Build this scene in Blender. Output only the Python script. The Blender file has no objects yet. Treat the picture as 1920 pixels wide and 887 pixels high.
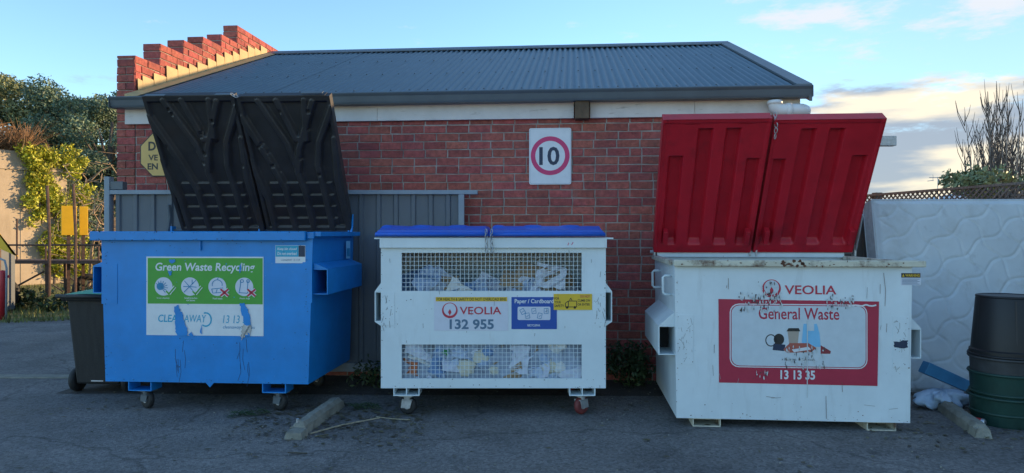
import bpy, math, random
import numpy as np
from mathutils import Vector, Matrix
R = math.radians
sc = bpy.context.scene
col = sc.collection

# ------------------------------------------------------------------ camera
EYE = 1.55; F = 1340.0            # eye height (m), focal length in pixels of the 1920 wide frame
cam_d = bpy.data.cameras.new('camera'); cam = bpy.data.objects.new('camera', cam_d); col.objects.link(cam)
cam.location = (0, 0, EYE); cam.rotation_euler = (R(90), 0, 0)
cam_d.sensor_width = 36.0; cam_d.lens = 36.0 * F / 1920.0
cam_d.shift_y = -6.5 / 1920.0
cam_d.clip_start = 0.1; cam_d.clip_end = 2000
sc.camera = cam

# ------------------------------------------------------------------ light
SUN_AZ = R(66.0); SUN_EL = R(10.0)      # azimuth measured from +Y towards +X
world = bpy.data.worlds.new('World'); sc.world = world; world.use_nodes = True
wn = world.node_tree.nodes; wl = world.node_tree.links; wn.clear()
def N(t, **k):
    n = wn.new(t)
    for a, b in k.items(): setattr(n, a, b)
    return n
def wm(op, a, b=None, clamp=False):
    n = N('ShaderNodeMath', operation=op, use_clamp=clamp)
    for i, v in enumerate((a, b)):
        if v is None: continue
        if isinstance(v, (int, float)): n.inputs[i].default_value = v
        else: wl.new(v, n.inputs[i])
    return n.outputs[0]
def wsmooth(v, a, b, lo=0.0, hi=1.0):
    n = N('ShaderNodeMapRange', interpolation_type='SMOOTHSTEP')
    wl.new(v, n.inputs['Value'])
    n.inputs['From Min'].default_value = a; n.inputs['From Max'].default_value = b
    n.inputs['To Min'].default_value = lo; n.inputs['To Max'].default_value = hi
    return n.outputs[0]
sky = N('ShaderNodeTexSky', sky_type='NISHITA', sun_disc=False)
sky.sun_elevation = SUN_EL; sky.sun_rotation = SUN_AZ
sky.air_density = 1.0; sky.dust_density = 0.0; sky.ozone_density = 3.0
tc = N('ShaderNodeTexCoord'); sep = N('ShaderNodeSeparateXYZ'); wl.new(tc.outputs['Generated'], sep.inputs[0])
az = wm('ARCTAN2', sep.outputs[0], sep.outputs[1]); el = wm('ARCSINE', sep.outputs[2])
mp = N('ShaderNodeMapping'); mp.inputs['Scale'].default_value = (3.0, 3.0, 11.0); mp.inputs['Location'].default_value = (3.1, 0.4, 0.2)
wl.new(tc.outputs['Generated'], mp.inputs[0])
nz = N('ShaderNodeTexNoise'); nz.inputs['Scale'].default_value = 2.6; nz.inputs['Detail'].default_value = 9; nz.inputs['Roughness'].default_value = .64
wl.new(mp.outputs[0], nz.inputs['Vector'])
nz2 = N('ShaderNodeTexNoise'); nz2.inputs['Scale'].default_value = 1.1; nz2.inputs['Detail'].default_value = 6
mp2 = N('ShaderNodeMapping'); mp2.inputs['Scale'].default_value = (3.0, 3.0, 16.0); mp2.inputs['Location'].default_value = (7.7, 2.0, 5.0)
wl.new(tc.outputs['Generated'], mp2.inputs[0]); wl.new(mp2.outputs[0], nz2.inputs['Vector'])
# a cloud bank low towards the sun, streaks of cloud above it, thin wisps elsewhere
azs = wm('MULTIPLY', wsmooth(az, R(17), R(27)), wsmooth(az, R(150), R(110)))
bank = wm('MULTIPLY', azs, wm('MULTIPLY', wsmooth(el, R(-2), R(3.0)), wsmooth(el, R(13.5), R(8.5))))
strk = wm('MULTIPLY', wm('MULTIPLY', wsmooth(az, R(8), R(24)), wsmooth(az, R(150), R(110))), wm('MULTIPLY', wsmooth(el, R(11.8), R(14.2)), wsmooth(el, R(22), R(17))))
dens = wm('ADD', nz.outputs['Fac'], wm('ADD', wm('MULTIPLY', bank, .34), wm('MULTIPLY', strk, .20)))
cmask = wsmooth(dens, .60, .80)
warm = wsmooth(nz2.outputs['Fac'], .44, .56)
ccol = N('ShaderNodeMix', data_type='RGBA'); wl.new(warm, ccol.inputs[0])
ccol.inputs[6].default_value = (.95, 1.08, 1.3, 1); ccol.inputs[7].default_value = (2.8, 2.4, 1.75, 1)
wcol = N('ShaderNodeMix', data_type='RGBA'); wl.new(wsmooth(el, R(10), R(13)), wcol.inputs[0]); wl.new(ccol.outputs[2], wcol.inputs[6]); wcol.inputs[7].default_value = (2.15, 2.2, 2.3, 1)
mixc = N('ShaderNodeMix', data_type='RGBA'); wl.new(wm('MULTIPLY', cmask, .9), mixc.inputs[0])
veil = N('ShaderNodeMix', data_type='RGBA'); wl.new(wm('MULTIPLY', wm('MULTIPLY', wsmooth(az, R(0), R(38)), wsmooth(az, R(150), R(110))), .62), veil.inputs[0]); wl.new(sky.outputs[0], veil.inputs[6]); veil.inputs[7].default_value = (.95, 1.35, 1.85, 1)
wl.new(veil.outputs[2], mixc.inputs[6]); wl.new(wcol.outputs[2], mixc.inputs[7])
bg = N('ShaderNodeBackground'); bg.inputs['Strength'].default_value = 0.10
wl.new(mixc.outputs[2], bg.inputs['Color'])
wo = N('ShaderNodeOutputWorld'); wl.new(bg.outputs[0], wo.inputs['Surface'])

sun_d = bpy.data.lights.new('sun', 'SUN'); sun = bpy.data.objects.new('sun', sun_d); col.objects.link(sun)
sun_d.energy = 2.0; sun_d.angle = R(0.5); sun_d.color = (1.0, .68, .36)
sd = Vector((math.sin(SUN_AZ) * math.cos(SUN_EL), math.cos(SUN_AZ) * math.cos(SUN_EL), math.sin(SUN_EL)))
sun.rotation_euler = (-sd).to_track_quat('-Z', 'Y').to_euler()
vs = sc.view_settings; vs.view_transform = 'Standard'; vs.look = 'None'; vs.gamma = 1.0; vs.use_curve_mapping = False
vs.exposure = 2.05

# ------------------------------------------------------------------ helpers
rnd = random.Random(7); nr = np.random.RandomState(5)
class MB:
    def __init__(s): s.v = []; s.f = []
    def poly(s, pts):
        b = len(s.v); s.v += [tuple(p) for p in pts]; s.f.append(tuple(range(b, b + len(pts)))); return s
    def hexa(s, p):            # 4 bottom points (ccw from above) + 4 top points
        b = len(s.v); s.v += [tuple(q) for q in p]
        for q in ((3,2,1,0),(4,5,6,7),(0,1,5,4),(1,2,6,5),(2,3,7,6),(3,0,4,7)): s.f.append(tuple(b + i for i in q))
        return s
    def box(s, x0, x1, y0, y1, z0, z1):
        return s.hexa([(x0,y0,z0),(x1,y0,z0),(x1,y1,z0),(x0,y1,z0),(x0,y0,z1),(x1,y0,z1),(x1,y1,z1),(x0,y1,z1)])
    def prism(s, pts, d):      # polygon pts extruded by vector d
        n = len(pts); b = len(s.v); d = Vector(d)
        s.v += [tuple(p) for p in pts] + [tuple(Vector(p) + d) for p in pts]
        s.f.append(tuple(range(b, b + n))[::-1]); s.f.append(tuple(range(b + n, b + 2 * n)))
        for i in range(n):
            j = (i + 1) % n; s.f.append((b + i, b + j, b + n + j, b + n + i))
        return s
    def tube(s, pts, r, n=8, closed=False):
        pts = [Vector(p) for p in pts]; m = len(pts); b = len(s.v); up = None
        rs = r if isinstance(r, (list, tuple)) else [r] * m
        for i, p in enumerate(pts):
            if closed: t = pts[(i + 1) % m] - pts[i - 1]
            else: t = pts[min(i + 1, m - 1)] - pts[max(i - 1, 0)]
            t.normalize()
            if up is None: up = t.orthogonal().normalized()
            a = (up - t * up.dot(t)); a = a.normalized() if a.length > 1e-6 else t.orthogonal().normalized()
            up = a; c = t.cross(a)
            for k in range(n):
                w = 2 * math.pi * k / n; s.v.append(tuple(p + (a * math.cos(w) + c * math.sin(w)) * rs[i]))
        for i in range(m if closed else m - 1):
            i2 = (i + 1) % m
            for k in range(n):
                k2 = (k + 1) % n; s.f.append((b + i*n + k, b + i*n + k2, b + i2*n + k2, b + i2*n + k))
        if not closed:
            s.f.append(tuple(b + k for k in range(n))[::-1]); s.f.append(tuple(b + (m-1)*n + k for k in range(n)))
        return s
    def lathe(s, prof, n=24, c=(0, 0, 0), axis='z'):
        b = len(s.v); m = len(prof)
        for (r, h) in prof:
            for k in range(n):
                w = 2 * math.pi * k / n; x, y = r * math.cos(w), r * math.sin(w)
                p = (x, y, h) if axis == 'z' else ((h, x, y) if axis == 'x' else (x, h, y))
                s.v.append((p[0] + c[0], p[1] + c[1], p[2] + c[2]))
        for i in range(m - 1):
            for k in range(n):
                k2 = (k + 1) % n; s.f.append((b + i*n + k, b + i*n + k2, b + (i+1)*n + k2, b + (i+1)*n + k))
        s.f.append(tuple(b + k for k in range(n))[::-1]); s.f.append(tuple(b + (m-1)*n + k for k in range(n)))
        return s
    def grid(s, fn, nu, nv, flip=False):
        b = len(s.v)
        for j in range(nv + 1):
            for i in range(nu + 1): s.v.append(tuple(fn(i / nu, j / nv)))
        for j in range(nv):
            for i in range(nu):
                a = b + j*(nu+1) + i; q = (a, a+1, a+nu+2, a+nu+1); s.f.append(q[::-1] if flip else q)
        return s
    def mesh(s, name):
        me = bpy.data.meshes.new(name); me.from_pydata(s.v, [], s.f); me.update(); return me
    def build(s, name, mat, parent=None, loc=(0,0,0), rot=(0,0,0), smooth=False, bev=0):
        return mkobj(name, s.mesh(name), mat, parent, loc, rot, smooth, bev)
def mkobj(name, me, mat, parent=None, loc=(0,0,0), rot=(0,0,0), smooth=False, bev=0):
    o = bpy.data.objects.new(name, me); col.objects.link(o)
    if mat is not None and not me.materials: me.materials.append(mat)
    o.parent = parent; o.location = loc; o.rotation_euler = rot
    if smooth:
        for p in me.polygons: p.use_smooth = True
    if bev:
        m = o.modifiers.new('bevel', 'BEVEL'); m.width = bev; m.segments = 2; m.limit_method = 'ANGLE'; m.angle_limit = R(40)
    return o
def fixn(o):
    import bmesh
    bm = bmesh.new(); bm.from_mesh(o.data); bmesh.ops.recalc_face_normals(bm, faces=bm.faces); bm.to_mesh(o.data); bm.free(); return o
def empty(name, loc=(0,0,0), rz=0):
    o = bpy.data.objects.new(name, None); col.objects.link(o); o.location = loc; o.rotation_euler = (0, 0, rz); o.empty_display_size = .2; return o
def tag(o, label, cat, group=None):
    o['label'] = label; o['category'] = cat
    if group: o['group'] = group
    return o
def struct(o): o['kind'] = 'structure'; return o
def stuff(o): o['kind'] = 'stuff'; return o
def G(px, py):                       # photograph pixel of a point on the ground -> metres
    d = EYE * F / (py - 437.0); return ((px - 960) / F * d, d)
def P(px, py, d): return ((px - 960) / F * d, d, EYE + (437 - py) / F * d)

# ------------------------------------------------------------------ materials
def mat(name, c, rough=.6, *A, world=False, **K):
    m = mat0(name, c, rough, *A, **K)
    if world:
        nt = m.node_tree; g_ = nt.nodes.new('ShaderNodeNewGeometry')
        for l in [l for l in nt.links if l.from_node.type == 'TEX_COORD']:
            to = l.to_socket; nt.links.remove(l); nt.links.new(g_.outputs['Position'], to)
    return m
def mat0(name, c, rough=.6, var=.2, vs_=5., bump=0., bs=60., metal=0., dirt=None, rnd_amt=0., dirts=(), spec=.5, stretch=(1,1,1)):
    m = bpy.data.materials.new(name); m.use_nodes = True; nt = m.node_tree; ns = nt.nodes; L = nt.links
    b = ns['Principled BSDF']; b.inputs['Roughness'].default_value = rough; b.inputs['Metallic'].default_value = metal
    b.inputs['Specular IOR Level'].default_value = spec
    t = ns.new('ShaderNodeTexCoord')
    n1 = ns.new('ShaderNodeTexNoise'); n1.inputs['Scale'].default_value = vs_; n1.inputs['Detail'].default_value = 6; n1.inputs['Roughness'].default_value = .62
    mpp = ns.new('ShaderNodeMapping'); mpp.inputs['Scale'].default_value = stretch
    L.new(t.outputs['Object'], mpp.inputs[0]); L.new(mpp.outputs[0], n1.inputs['Vector'])
    rp = ns.new('ShaderNodeMapRange'); rp.inputs['From Min'].default_value = .3; rp.inputs['From Max'].default_value = .7
    L.new(n1.outputs['Fac'], rp.inputs['Value'])
    mx = ns.new('ShaderNodeMix'); mx.data_type = 'RGBA'
    mx.inputs[6].default_value = tuple(x * (1 - var) for x in c) + (1,); mx.inputs[7].default_value = tuple(min(1, x * (1 + var)) for x in c) + (1,)
    L.new(rp.outputs[0], mx.inputs[0]); out = mx.outputs[2]
    for (dc, dsc, dst, lo, hi, amt) in dirts:      # colour, scale, stretch, threshold range, amount
        n2 = ns.new('ShaderNodeTexNoise'); n2.inputs['Scale'].default_value = dsc; n2.inputs['Detail'].default_value = 7; n2.inputs['Roughness'].default_value = .65
        m2 = ns.new('ShaderNodeMapping'); m2.inputs['Scale'].default_value = dst; m2.inputs['Location'].default_value = (dsc * .37, 1.3, dsc * .11)
        L.new(t.outputs['Object'], m2.inputs[0]); L.new(m2.outputs[0], n2.inputs['Vector'])
        r2 = ns.new('ShaderNodeMapRange'); r2.inputs['From Min'].default_value = lo; r2.inputs['From Max'].default_value = hi; r2.inputs['To Max'].default_value = amt
        L.new(n2.outputs['Fac'], r2.inputs['Value'])
        x2 = ns.new('ShaderNodeMix'); x2.data_type = 'RGBA'; L.new(r2.outputs[0], x2.inputs[0]); L.new(out, x2.inputs[6]); x2.inputs[7].default_value = tuple(dc) + (1,)
        out = x2.outputs[2]
    if rnd_amt:
        oi = ns.new('ShaderNodeObjectInfo'); ge = ns.new('ShaderNodeNewGeometry')
        ad = ns.new('ShaderNodeMath'); ad.operation = 'ADD'; L.new(oi.outputs['Random'], ad.inputs[0]); L.new(ge.outputs['Random Per Island'], ad.inputs[1])
        fr = ns.new('ShaderNodeMath'); fr.operation = 'FRACT'; L.new(ad.outputs[0], fr.inputs[0])
        hs = ns.new('ShaderNodeHueSaturation'); L.new(out, hs.inputs['Color'])
        rr = ns.new('ShaderNodeMapRange'); rr.inputs['To Min'].default_value = 1 - rnd_amt; rr.inputs['To Max'].default_value = 1 + rnd_amt; L.new(fr.outputs[0], rr.inputs['Value']); L.new(rr.outputs[0], hs.inputs['Value'])
        f2 = ns.new('ShaderNodeMath'); f2.operation = 'MULTIPLY'; f2.inputs[1].default_value = 7.31; L.new(fr.outputs[0], f2.inputs[0])
        f3 = ns.new('ShaderNodeMath'); f3.operation = 'FRACT'; L.new(f2.outputs[0], f3.inputs[0])
        r3 = ns.new('ShaderNodeMapRange'); r3.inputs['To Min'].default_value = .5 - .008 * rnd_amt / .3; r3.inputs['To Max'].default_value = .5 + .016 * rnd_amt / .3; L.new(f3.outputs[0], r3.inputs['Value']); L.new(r3.outputs[0], hs.inputs['Hue'])
        out = hs.outputs['Color']
    L.new(out, b.inputs['Base Color'])
    if bump:
        n3 = ns.new('ShaderNodeTexNoise'); n3.inputs['Scale'].default_value = bs; n3.inputs['Detail'].default_value = 5
        L.new(t.outputs['Object'], n3.inputs['Vector'])
        bp = ns.new('ShaderNodeBump'); bp.inputs['Strength'].default_value = bump; bp.inputs['Distance'].default_value = .01
        L.new(n3.outputs['Fac'], bp.inputs['Height']); L.new(bp.outputs[0], b.inputs['Normal'])
    return m
RUST = (.10, .035, .015); GRIME = (.06, .055, .05)
m_asph = mat('asphalt', (.16, .15, .142), .9, .28, 1.3, .9, 90, dirts=[((.075, .07, .068), .7, (1,1,1), .50, .68, .6), ((.17, .145, .12), .9, (.5,1.6,1), .52, .72, .55), ((.26, .25, .24), 120, (1,1,1), .60, .72, .6), ((.05, .048, .047), 95, (1,1,1), .60, .72, .6), ((.045, .042, .042), 2.6, (1,1,1), .63, .72, .6)])
def add_cracks(m):
    nt = m.node_tree; ns = nt.nodes; L = nt.links; b = ns['Principled BSDF']; src = b.inputs['Base Color'].links[0].from_socket
    t = ns.new('ShaderNodeTexCoord'); w = ns.new('ShaderNodeTexNoise'); w.inputs['Scale'].default_value = 1.6; w.inputs['Detail'].default_value = 6; L.new(t.outputs['Object'], w.inputs['Vector'])
    a = ns.new('ShaderNodeMix'); a.data_type = 'RGBA'; a.blend_type = 'ADD'; a.inputs[0].default_value = .8; L.new(t.outputs['Object'], a.inputs[6]); L.new(w.outputs['Color'], a.inputs[7])
    v = ns.new('ShaderNodeTexVoronoi'); v.feature = 'DISTANCE_TO_EDGE'; v.inputs['Scale'].default_value = .3; L.new(a.outputs[2], v.inputs['Vector'])
    mr = ns.new('ShaderNodeMapRange'); mr.inputs['From Min'].default_value = .002; mr.inputs['From Max'].default_value = .006; mr.inputs['To Min'].default_value = .4; mr.inputs['To Max'].default_value = 0.; L.new(v.outputs['Distance'], mr.inputs['Value'])
    x = ns.new('ShaderNodeMix'); x.data_type = 'RGBA'; L.new(mr.outputs[0], x.inputs[0]); L.new(src, x.inputs[6]); x.inputs[7].default_value = (.03, .028, .026, 1)
    v2 = ns.new('ShaderNodeTexVoronoi'); v2.inputs['Scale'].default_value = 55; L.new(t.outputs['Object'], v2.inputs['Vector'])
    hs = ns.new('ShaderNodeMapRange'); hs.inputs['To Min'].default_value = .62; hs.inputs['To Max'].default_value = 1.5; L.new(v2.outputs['Color'], hs.inputs['Value'])
    y = ns.new('ShaderNodeMix'); y.data_type = 'RGBA'; y.blend_type = 'MULTIPLY'; y.inputs[0].default_value = 1; L.new(x.outputs[2], y.inputs[6]); L.new(hs.outputs[0], y.inputs[7]); L.new(y.outputs[2], b.inputs['Base Color'])
add_cracks(m_asph)
m_conc = mat('concrete', (.24, .23, .19), .9, .25, 9, .6, 60, dirts=[((.12, .12, .09), 6, (1,1,1), .5, .7, .6)])
m_brick = mat('brick', (.35, .088, .074), .9, .34, 22, .9, 70, rnd_amt=.19, world=True, dirts=[((.20, .055, .07), 3.5, (1,1,1.6), .48, .70, .55), ((.10, .045, .05), 40, (1,1,1), .58, .72, .6), ((.42, .36, .32), 2.3, (1,1,.7), .64, .8, .45), ((.10, .08, .07), 1.1, (2,2,.5), .56, .74, .4)])
m_mortar = mat('mortar', (.34, .31, .28), .95, .35, 9, .8, 60, dirts=[((.16, .13, .12), 3, (1,1,1), .5, .7, .6)])
m_roof = mat('roof_steel', (.062, .115, .15), .42, .12, 2.5, dirts=[((.2, .22, .23), 3, (4, .5, 1), .55, .8, .35)])
m_trim = mat('dark_grey_trim', (.10, .125, .145), .45, .12, 3)
m_white = mat('old_white_paint', (.66, .62, .60), .7, .1, 4, .2, 40, dirts=[((.30, .25, .22), 5, (1, 1, 6), .6, .72, .7)])
m_pvc = mat('white_pvc', (.72, .72, .72), .45, .06, 4)
m_cream = mat('cream_flashing', (.44, .33, .16), .6, .15, 9)
m_wood = mat('weathered_wood', (.17, .15, .13), .85, .35, 6, .6, 40, stretch=(6, 6, .6), rnd_amt=.25)
m_dwood = mat('dark_timber', (.12, .08, .05), .85, .3, 10, .5, 40)
m_steelp = mat('grey_sheet_steel', (.105, .125, .15), .5, .12, 2, dirts=[((.2, .2, .2), 4, (3, 3, .5), .58, .75, .3)])
m_steell = mat('light_grey_steel', (.24, .29, .34), .5, .12, 4)
m_galv = mat('galvanised_steel', (.42, .43, .44), .45, .25, 20, metal=.5, dirts=[(RUST, 12, (1,1,1), .62, .75, .6)])
m_bluep = mat('blue_bin_paint', (.003, .22, .60),   .42, .14, 3, .35, 2.2, dirts=[((.03, .20, .52), 7, (3, 3, .5), .60, .8, .4), ((.01, .04, .12), 26, (3, 3, .35), .70, .76, .55)])
WD = [((.40, .42, .42), 4, (3, 3, .5), .55, .8, .45), (GRIME, 20, (3, 3, .4), .69, .76, .7), (RUST, 9, (1.5, 1.5, .8), .69, .76, .7)]
m_whitep = mat('white_bin_paint', (.66, .74, .77), .42, .07, 2.5, .35, 2.2, dirts=[((.45, .47, .47), 5, (3, 3, .5), .58, .8, .4), (GRIME, 24, (3, 3, .5), .73, .78, .7)])
m_whiter = mat('worn_white_bin_paint', (.66, .73, .755), .45, .08, 2.5, .4, 2.2, dirts=WD)
m_rim = mat('rusty_cream_rim', (.58, .55, .44), .6, .15, 8, .2, 30, dirts=[(RUST, 5, (1, 1, 1), .51, .63, .95), ((.03, .02, .015), 13, (1,1,1), .66, .73, .9)])
m_redpl = mat('red_plastic', (.48, .010, .024), .46, .14, 4, .1, 30, dirts=[((.16, .012, .016), 3, (1,1,1), .55, .75, .6), ((.45, .10, .09), 30, (3, 1, .3), .72, .78, .5)])
m_black = mat('black_plastic', (.030, .029, .030), .5, .35, 4, .15, 40, dirts=[((.045, .032, .026), 3, (1,1,1), .52, .72, .7)])
m_bluepl = mat('blue_plastic', (.006, .10, .55), .38, .14, 5, .08, 20, dirts=[((.02, .04, .16), 6, (1,1,1), .6, .75, .5)])
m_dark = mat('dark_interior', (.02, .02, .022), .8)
m_rubber = mat('black_rubber', (.018, .018, .018), .7, .2, 20)
m_wheelred = mat('dull_red_wheel', (.16, .03, .03), .6, .3, 15)
m_binbody = mat('faded_black_bin', (.017, .016, .016), .62, .35, 9, .2, 50, stretch=(3, 3, .4))
m_binlid = mat('green_lid', (.04, .36, .17), .45, .12, 5)
m_mattress = mat('mattress_fabric', (.58, .61, .62), .9, .07, 3, .25, 220, dirts=[((.36, .33, .28), 2.2, (1, 1, 1), .52, .75, .5), ((.22, .20, .18), 5, (1, 1, .6), .62, .76, .5)])
m_matside = mat('mattress_border', (.55, .55, .55), .9, .2, 14, .3, 90)
m_tubgreen = mat('dark_green_plastic', (.012, .05, .04), .55, .25, 5)
m_tubgrey = mat('charcoal_plastic', (.045, .047, .05), .6, .3, 8)
m_bag = mat('pale_blue_plastic_film', (.40, .52, .66), .35, .15, 9, .5, 30)
m_bluetube = mat('blue_board', (.06, .25, .46), .5, .15, 6)
m_can = mat('aluminium_can', (.6, .6, .62), .3, .1, 9, metal=.8)
m_canred = mat('red_print', (.4, .03, .03), .4)
m_yellow = mat('yellow_paint', (.80, .46, .012), .5, .08, 5)
m_red = mat('red_post_paint', (.45, .02, .03), .5, .1, 5)
m_ruststeel = mat('rusty_steel', (.10, .06, .045), .8, .4, 15)
m_render = mat('old_cement_render', (.40, .33, .24), .9, .16, 1.6, .4, 25, dirts=[((.25, .2, .14), 1.2, (3, 3, .4), .5, .75, .5)])
m_soil = mat('dirt', (.06, .05, .042), .95, .4, 6, .8, 60)
m_turf = mat('turf', (.12, .115, .035), .95, .4, 2.5, .8, 60)
m_grass = mat('grass_blades', (.14, .15, .04), .8, .35, 2, rnd_amt=.4)
def leafmat(name, c, r=.4):
    m = mat(name, c, .6, .35, .8, rnd_amt=r); return m
m_leafd = leafmat('dark_foliage', (.10, .16, .10)); m_leafm = leafmat('olive_foliage', (.20, .23, .11)); m_ivy = leafmat('ivy_leaves', (.38, .38, .03), .35)
m_brush = mat('dead_twigs', (.21, .12, .06), .9, .3, 5); m_bark = mat('bark', (.11, .09, .075), .9, .35, 9, .5, 40)
m_barkp = mat('pale_bark', (.27, .22, .18), .9, .35, 9); m_weed = leafmat('weed_leaves', (.035, .06, .02))
m_litter = leafmat('leaf_litter', (.09, .075, .04), .45)
m_paint = {}
def flat(name, c, rough=.5):
    if name not in m_paint: m_paint[name] = mat(name, c, rough, .05, 12)
    return m_paint[name]
k_white = flat('print_white', (.70, .72, .74)); k_green = flat('print_green', (.07, .34, .035)); k_navy = flat('print_navy', (.015, .03, .07)); k_teal = flat('print_teal', (.02, .22, .42))
k_red = flat('print_red', (.50, .03, .06)); k_pink = flat('print_magenta', (.60, .035, .15)); k_slate = flat('print_slate', (.09, .17, .26)); k_blue = flat('print_blue', (.012, .075, .36))
k_yell = flat('print_yellow', (.72, .47, .03)); k_black = flat('print_black', (.02, .02, .02)); k_lilac = flat('print_pale_label', (.62, .64, .72)); k_sky = flat('print_sky', (.20, .50, .74)); k_tan = flat('print_tan', (.40, .33, .27)); k_sign = flat('sign_yellow', (.66, .43, .13)); k_cyan = flat('print_cyan', (.02, .36, .55))
k_dred = flat('print_crimson', (.42, .02, .055))

def lettering(s, x0, x1, z0, z1, y, m, parent, bold=0., shear=0., name='lettering', slant=None):
    c = bpy.data.curves.new('t', 'FONT'); c.body = s; c.size = 1; c.offset = bold; c.shear = shear; c.resolution_u = 3
    o = bpy.data.objects.new('t', c); col.objects.link(o)
    bpy.context.view_layer.update()
    me = bpy.data.meshes.new_from_object(o.evaluated_get(bpy.context.evaluated_depsgraph_get()))
    bpy.data.objects.remove(o); bpy.data.curves.remove(c)
    n = len(me.vertices); a = np.zeros(n * 3); me.vertices.foreach_get('co', a); a = a.reshape(-1, 3)
    mn = a.min(0); mxx = a.max(0)
    X = x0 + (a[:, 0] - mn[0]) / (mxx[0] - mn[0]) * (x1 - x0); Z = z0 + (a[:, 1] - mn[1]) / (mxx[1] - mn[1]) * (z1 - z0)
    co = np.stack([X, np.full(n, y), Z], 1); me.vertices.foreach_set('co', co.ravel()); me.update()
    me.materials.clear(); me.name = name
    return mkobj(name, me, m, parent)
def rect(name, x0, x1, z0, z1, y, m, parent, th=.002, r=0.):
    if r:
        pts = []
        for cx, cz, a0 in ((x1 - r, z0 + r, -90), (x1 - r, z1 - r, 0), (x0 + r, z1 - r, 90), (x0 + r, z0 + r, 180)):
            for k in range(5): w = R(a0 + 22.5 * k); pts.append((cx + r * math.cos(w), y, cz + r * math.sin(w)))
    else: pts = [(x0, y, z0), (x1, y, z0), (x1, y, z1), (x0, y, z1)]
    return MB().prism([(p[0], p[1] + th, p[2]) for p in pts][::-1], (0, -th, 0)).build(name, m, parent)
def disc(name, cx, cz, r, y, m, parent, th=.001, n=32, ri=0., sx=1.):
    mb = MB()
    if ri:
        b = []
        for k in range(n):
            w = 2 * math.pi * k / n; b.append((math.cos(w), math.sin(w)))
        for k in range(n):
            a, c = b[k], b[(k + 1) % n]
            mb.poly([(cx + a[0]*ri, y, cz + a[1]*ri), (cx + a[0]*r, y, cz + a[1]*r), (cx + c[0]*r, y, cz + c[1]*r), (cx + c[0]*ri, y, cz + c[1]*ri)][::-1])
    else:
        mb.prism([(cx + sx * r * math.cos(2*math.pi*k/n), y + th, cz + r * math.sin(2*math.pi*k/n)) for k in range(n)][::-1], (0, -th, 0))
    return mb.build(name, m, parent)
def strokes(name, lines, w, y, m, parent):
    mb = MB()
    for pl in lines:
        for (a, b) in zip(pl[:-1], pl[1:]):
            d = Vector((b[0]-a[0], b[1]-a[1])); 
            if d.length < 1e-6: continue
            d.normalize(); nx, nz_ = -d.y * w / 2, d.x * w / 2
            mb.poly([(a[0]-nx, y, a[1]-nz_), (b[0]-nx, y, b[1]-nz_), (b[0]+nx, y, b[1]+nz_), (a[0]+nx, y, a[1]+nz_)])
    return mb.build(name, m, parent)
def shape(name, pts, y, m, parent): return MB().poly([(p[0], y, p[1]) for p in pts]).build(name, m, parent)

# ================================================================== SETTING
g = MB().grid(lambda u, v: (-300 + 600 * u, -40 + 640 * v, 0), 30, 32).build('ground', m_asph); struct(g)
vg = MB()
edge = [(-30, 11.2), (-9.6, 12.2), (-8.2, 12.6), (-6.4, 13.6), (-5.2, 15.5)]
vp = [(x, y, .004) for x, y in edge] + [(-5.2, 60, .004), (-60, 60, .004), (-60, 11.0, .004)]
struct(vg.poly(vp).build('grass_verge', m_turf))
struct(MB().box(-8.5, -4.55, 7.62, 7.78, -.02, .012).build('concrete_edging', m_conc, bev=.004))
struct(MB().poly([(-4.4, 6.9, .004), (2.9, 6.75, .004), (4.9, 6.9, .004), (5.6, 7.55, .004), (2.9, 7.4, .004), (-4.4, 7.95, .004)]).build('dirt_strip', m_soil))
# grass blades
gv = []; gf = []
for i in range(9000):
    x = nr.uniform(-17, -5.6); y0 = np.interp(x, [e[0] for e in edge], [e[1] for e in edge]); y = y0 + nr.uniform(0, 1) ** 1.5 * 9 - .15
    h = nr.uniform(.04, .16); w = nr.uniform(.006, .014); a = nr.uniform(0, 6.28); b = len(gv); lx, ly = nr.normal(0, .04, 2)
    gv += [(x - w*math.cos(a), y - w*math.sin(a), 0), (x + w*math.cos(a), y + w*math.sin(a), 0), (x + lx, y + ly, h)]; gf.append((b, b+1, b+2))
me = bpy.data.meshes.new('grass'); me.from_pydata(gv, [], gf)
stuff(tag(mkobj('grass', me, m_grass), 'short patchy grass growing on the verge beyond the driveway', 'grass'))

# ================================================================== BRICK BUILDING
TW = math.atan(.085)
B = empty('brick_building', (0, 7.6, 0), -TW); tag(B, 'red brick building with grey corrugated roof and stepped parapet', 'building')
XL, XR = -4.43, 2.94; XP = -4.21; CH = .0873; CL = .242; NC = 33; ZT = NC * CH
core = MB().box(XP, XR, .007, 7.4, 0, ZT)
core.box(XL + .012, XP - .012, .012, 7.4, 0, 3.44)
steps = [(0, 3.53), (.485, 3.79), (.994, 3.97), (1.46, 4.14), (1.96, 4.31), (2.43, 4.57), (4.85, 4.31), (5.3, 4.14), (5.8, 3.97), (6.3, 3.79), (6.8, 3.53), (7.4, 0)]
for (a, z), (b, _) in zip(steps[:-1], steps[1:]): core.box(XL + .012, XP - .012, a + .012, b + .0, 3.44, z - .006)
core.build('wall', m_mortar, B)
def brick_mesh(L, D, H, seed):
    r = random.Random(seed); c = .0045; j = lambda: r.uniform(-.0028, .0028)
    mb = MB(); x0, x1, z0, z1 = -L/2, L/2, -H/2, H/2
    mb.v = [(x0+j(), c, z0+j()), (x1+j(), c, z0+j()), (x1+j(), c, z1+j()), (x0+j(), c, z1+j()),
            (x0+c+j(), j(), z0+c+j()), (x1-c+j(), j(), z0+c+j()), (x1-c+j(), j(), z1-c+j()), (x0+c+j(), j(), z1-c+j()),
            (x0, D, z0), (x1, D, z0), (x1, D, z1), (x0, D, z1)]
    mb.f = [(4,5,6,7), (0,1,5,4), (1,2,6,5), (2,3,7,6), (3,0,4,7), (8,9,1,0), (9,10,2,1), (10,11,3,2), (11,8,0,3)]
    return mb
variants = {}
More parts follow.
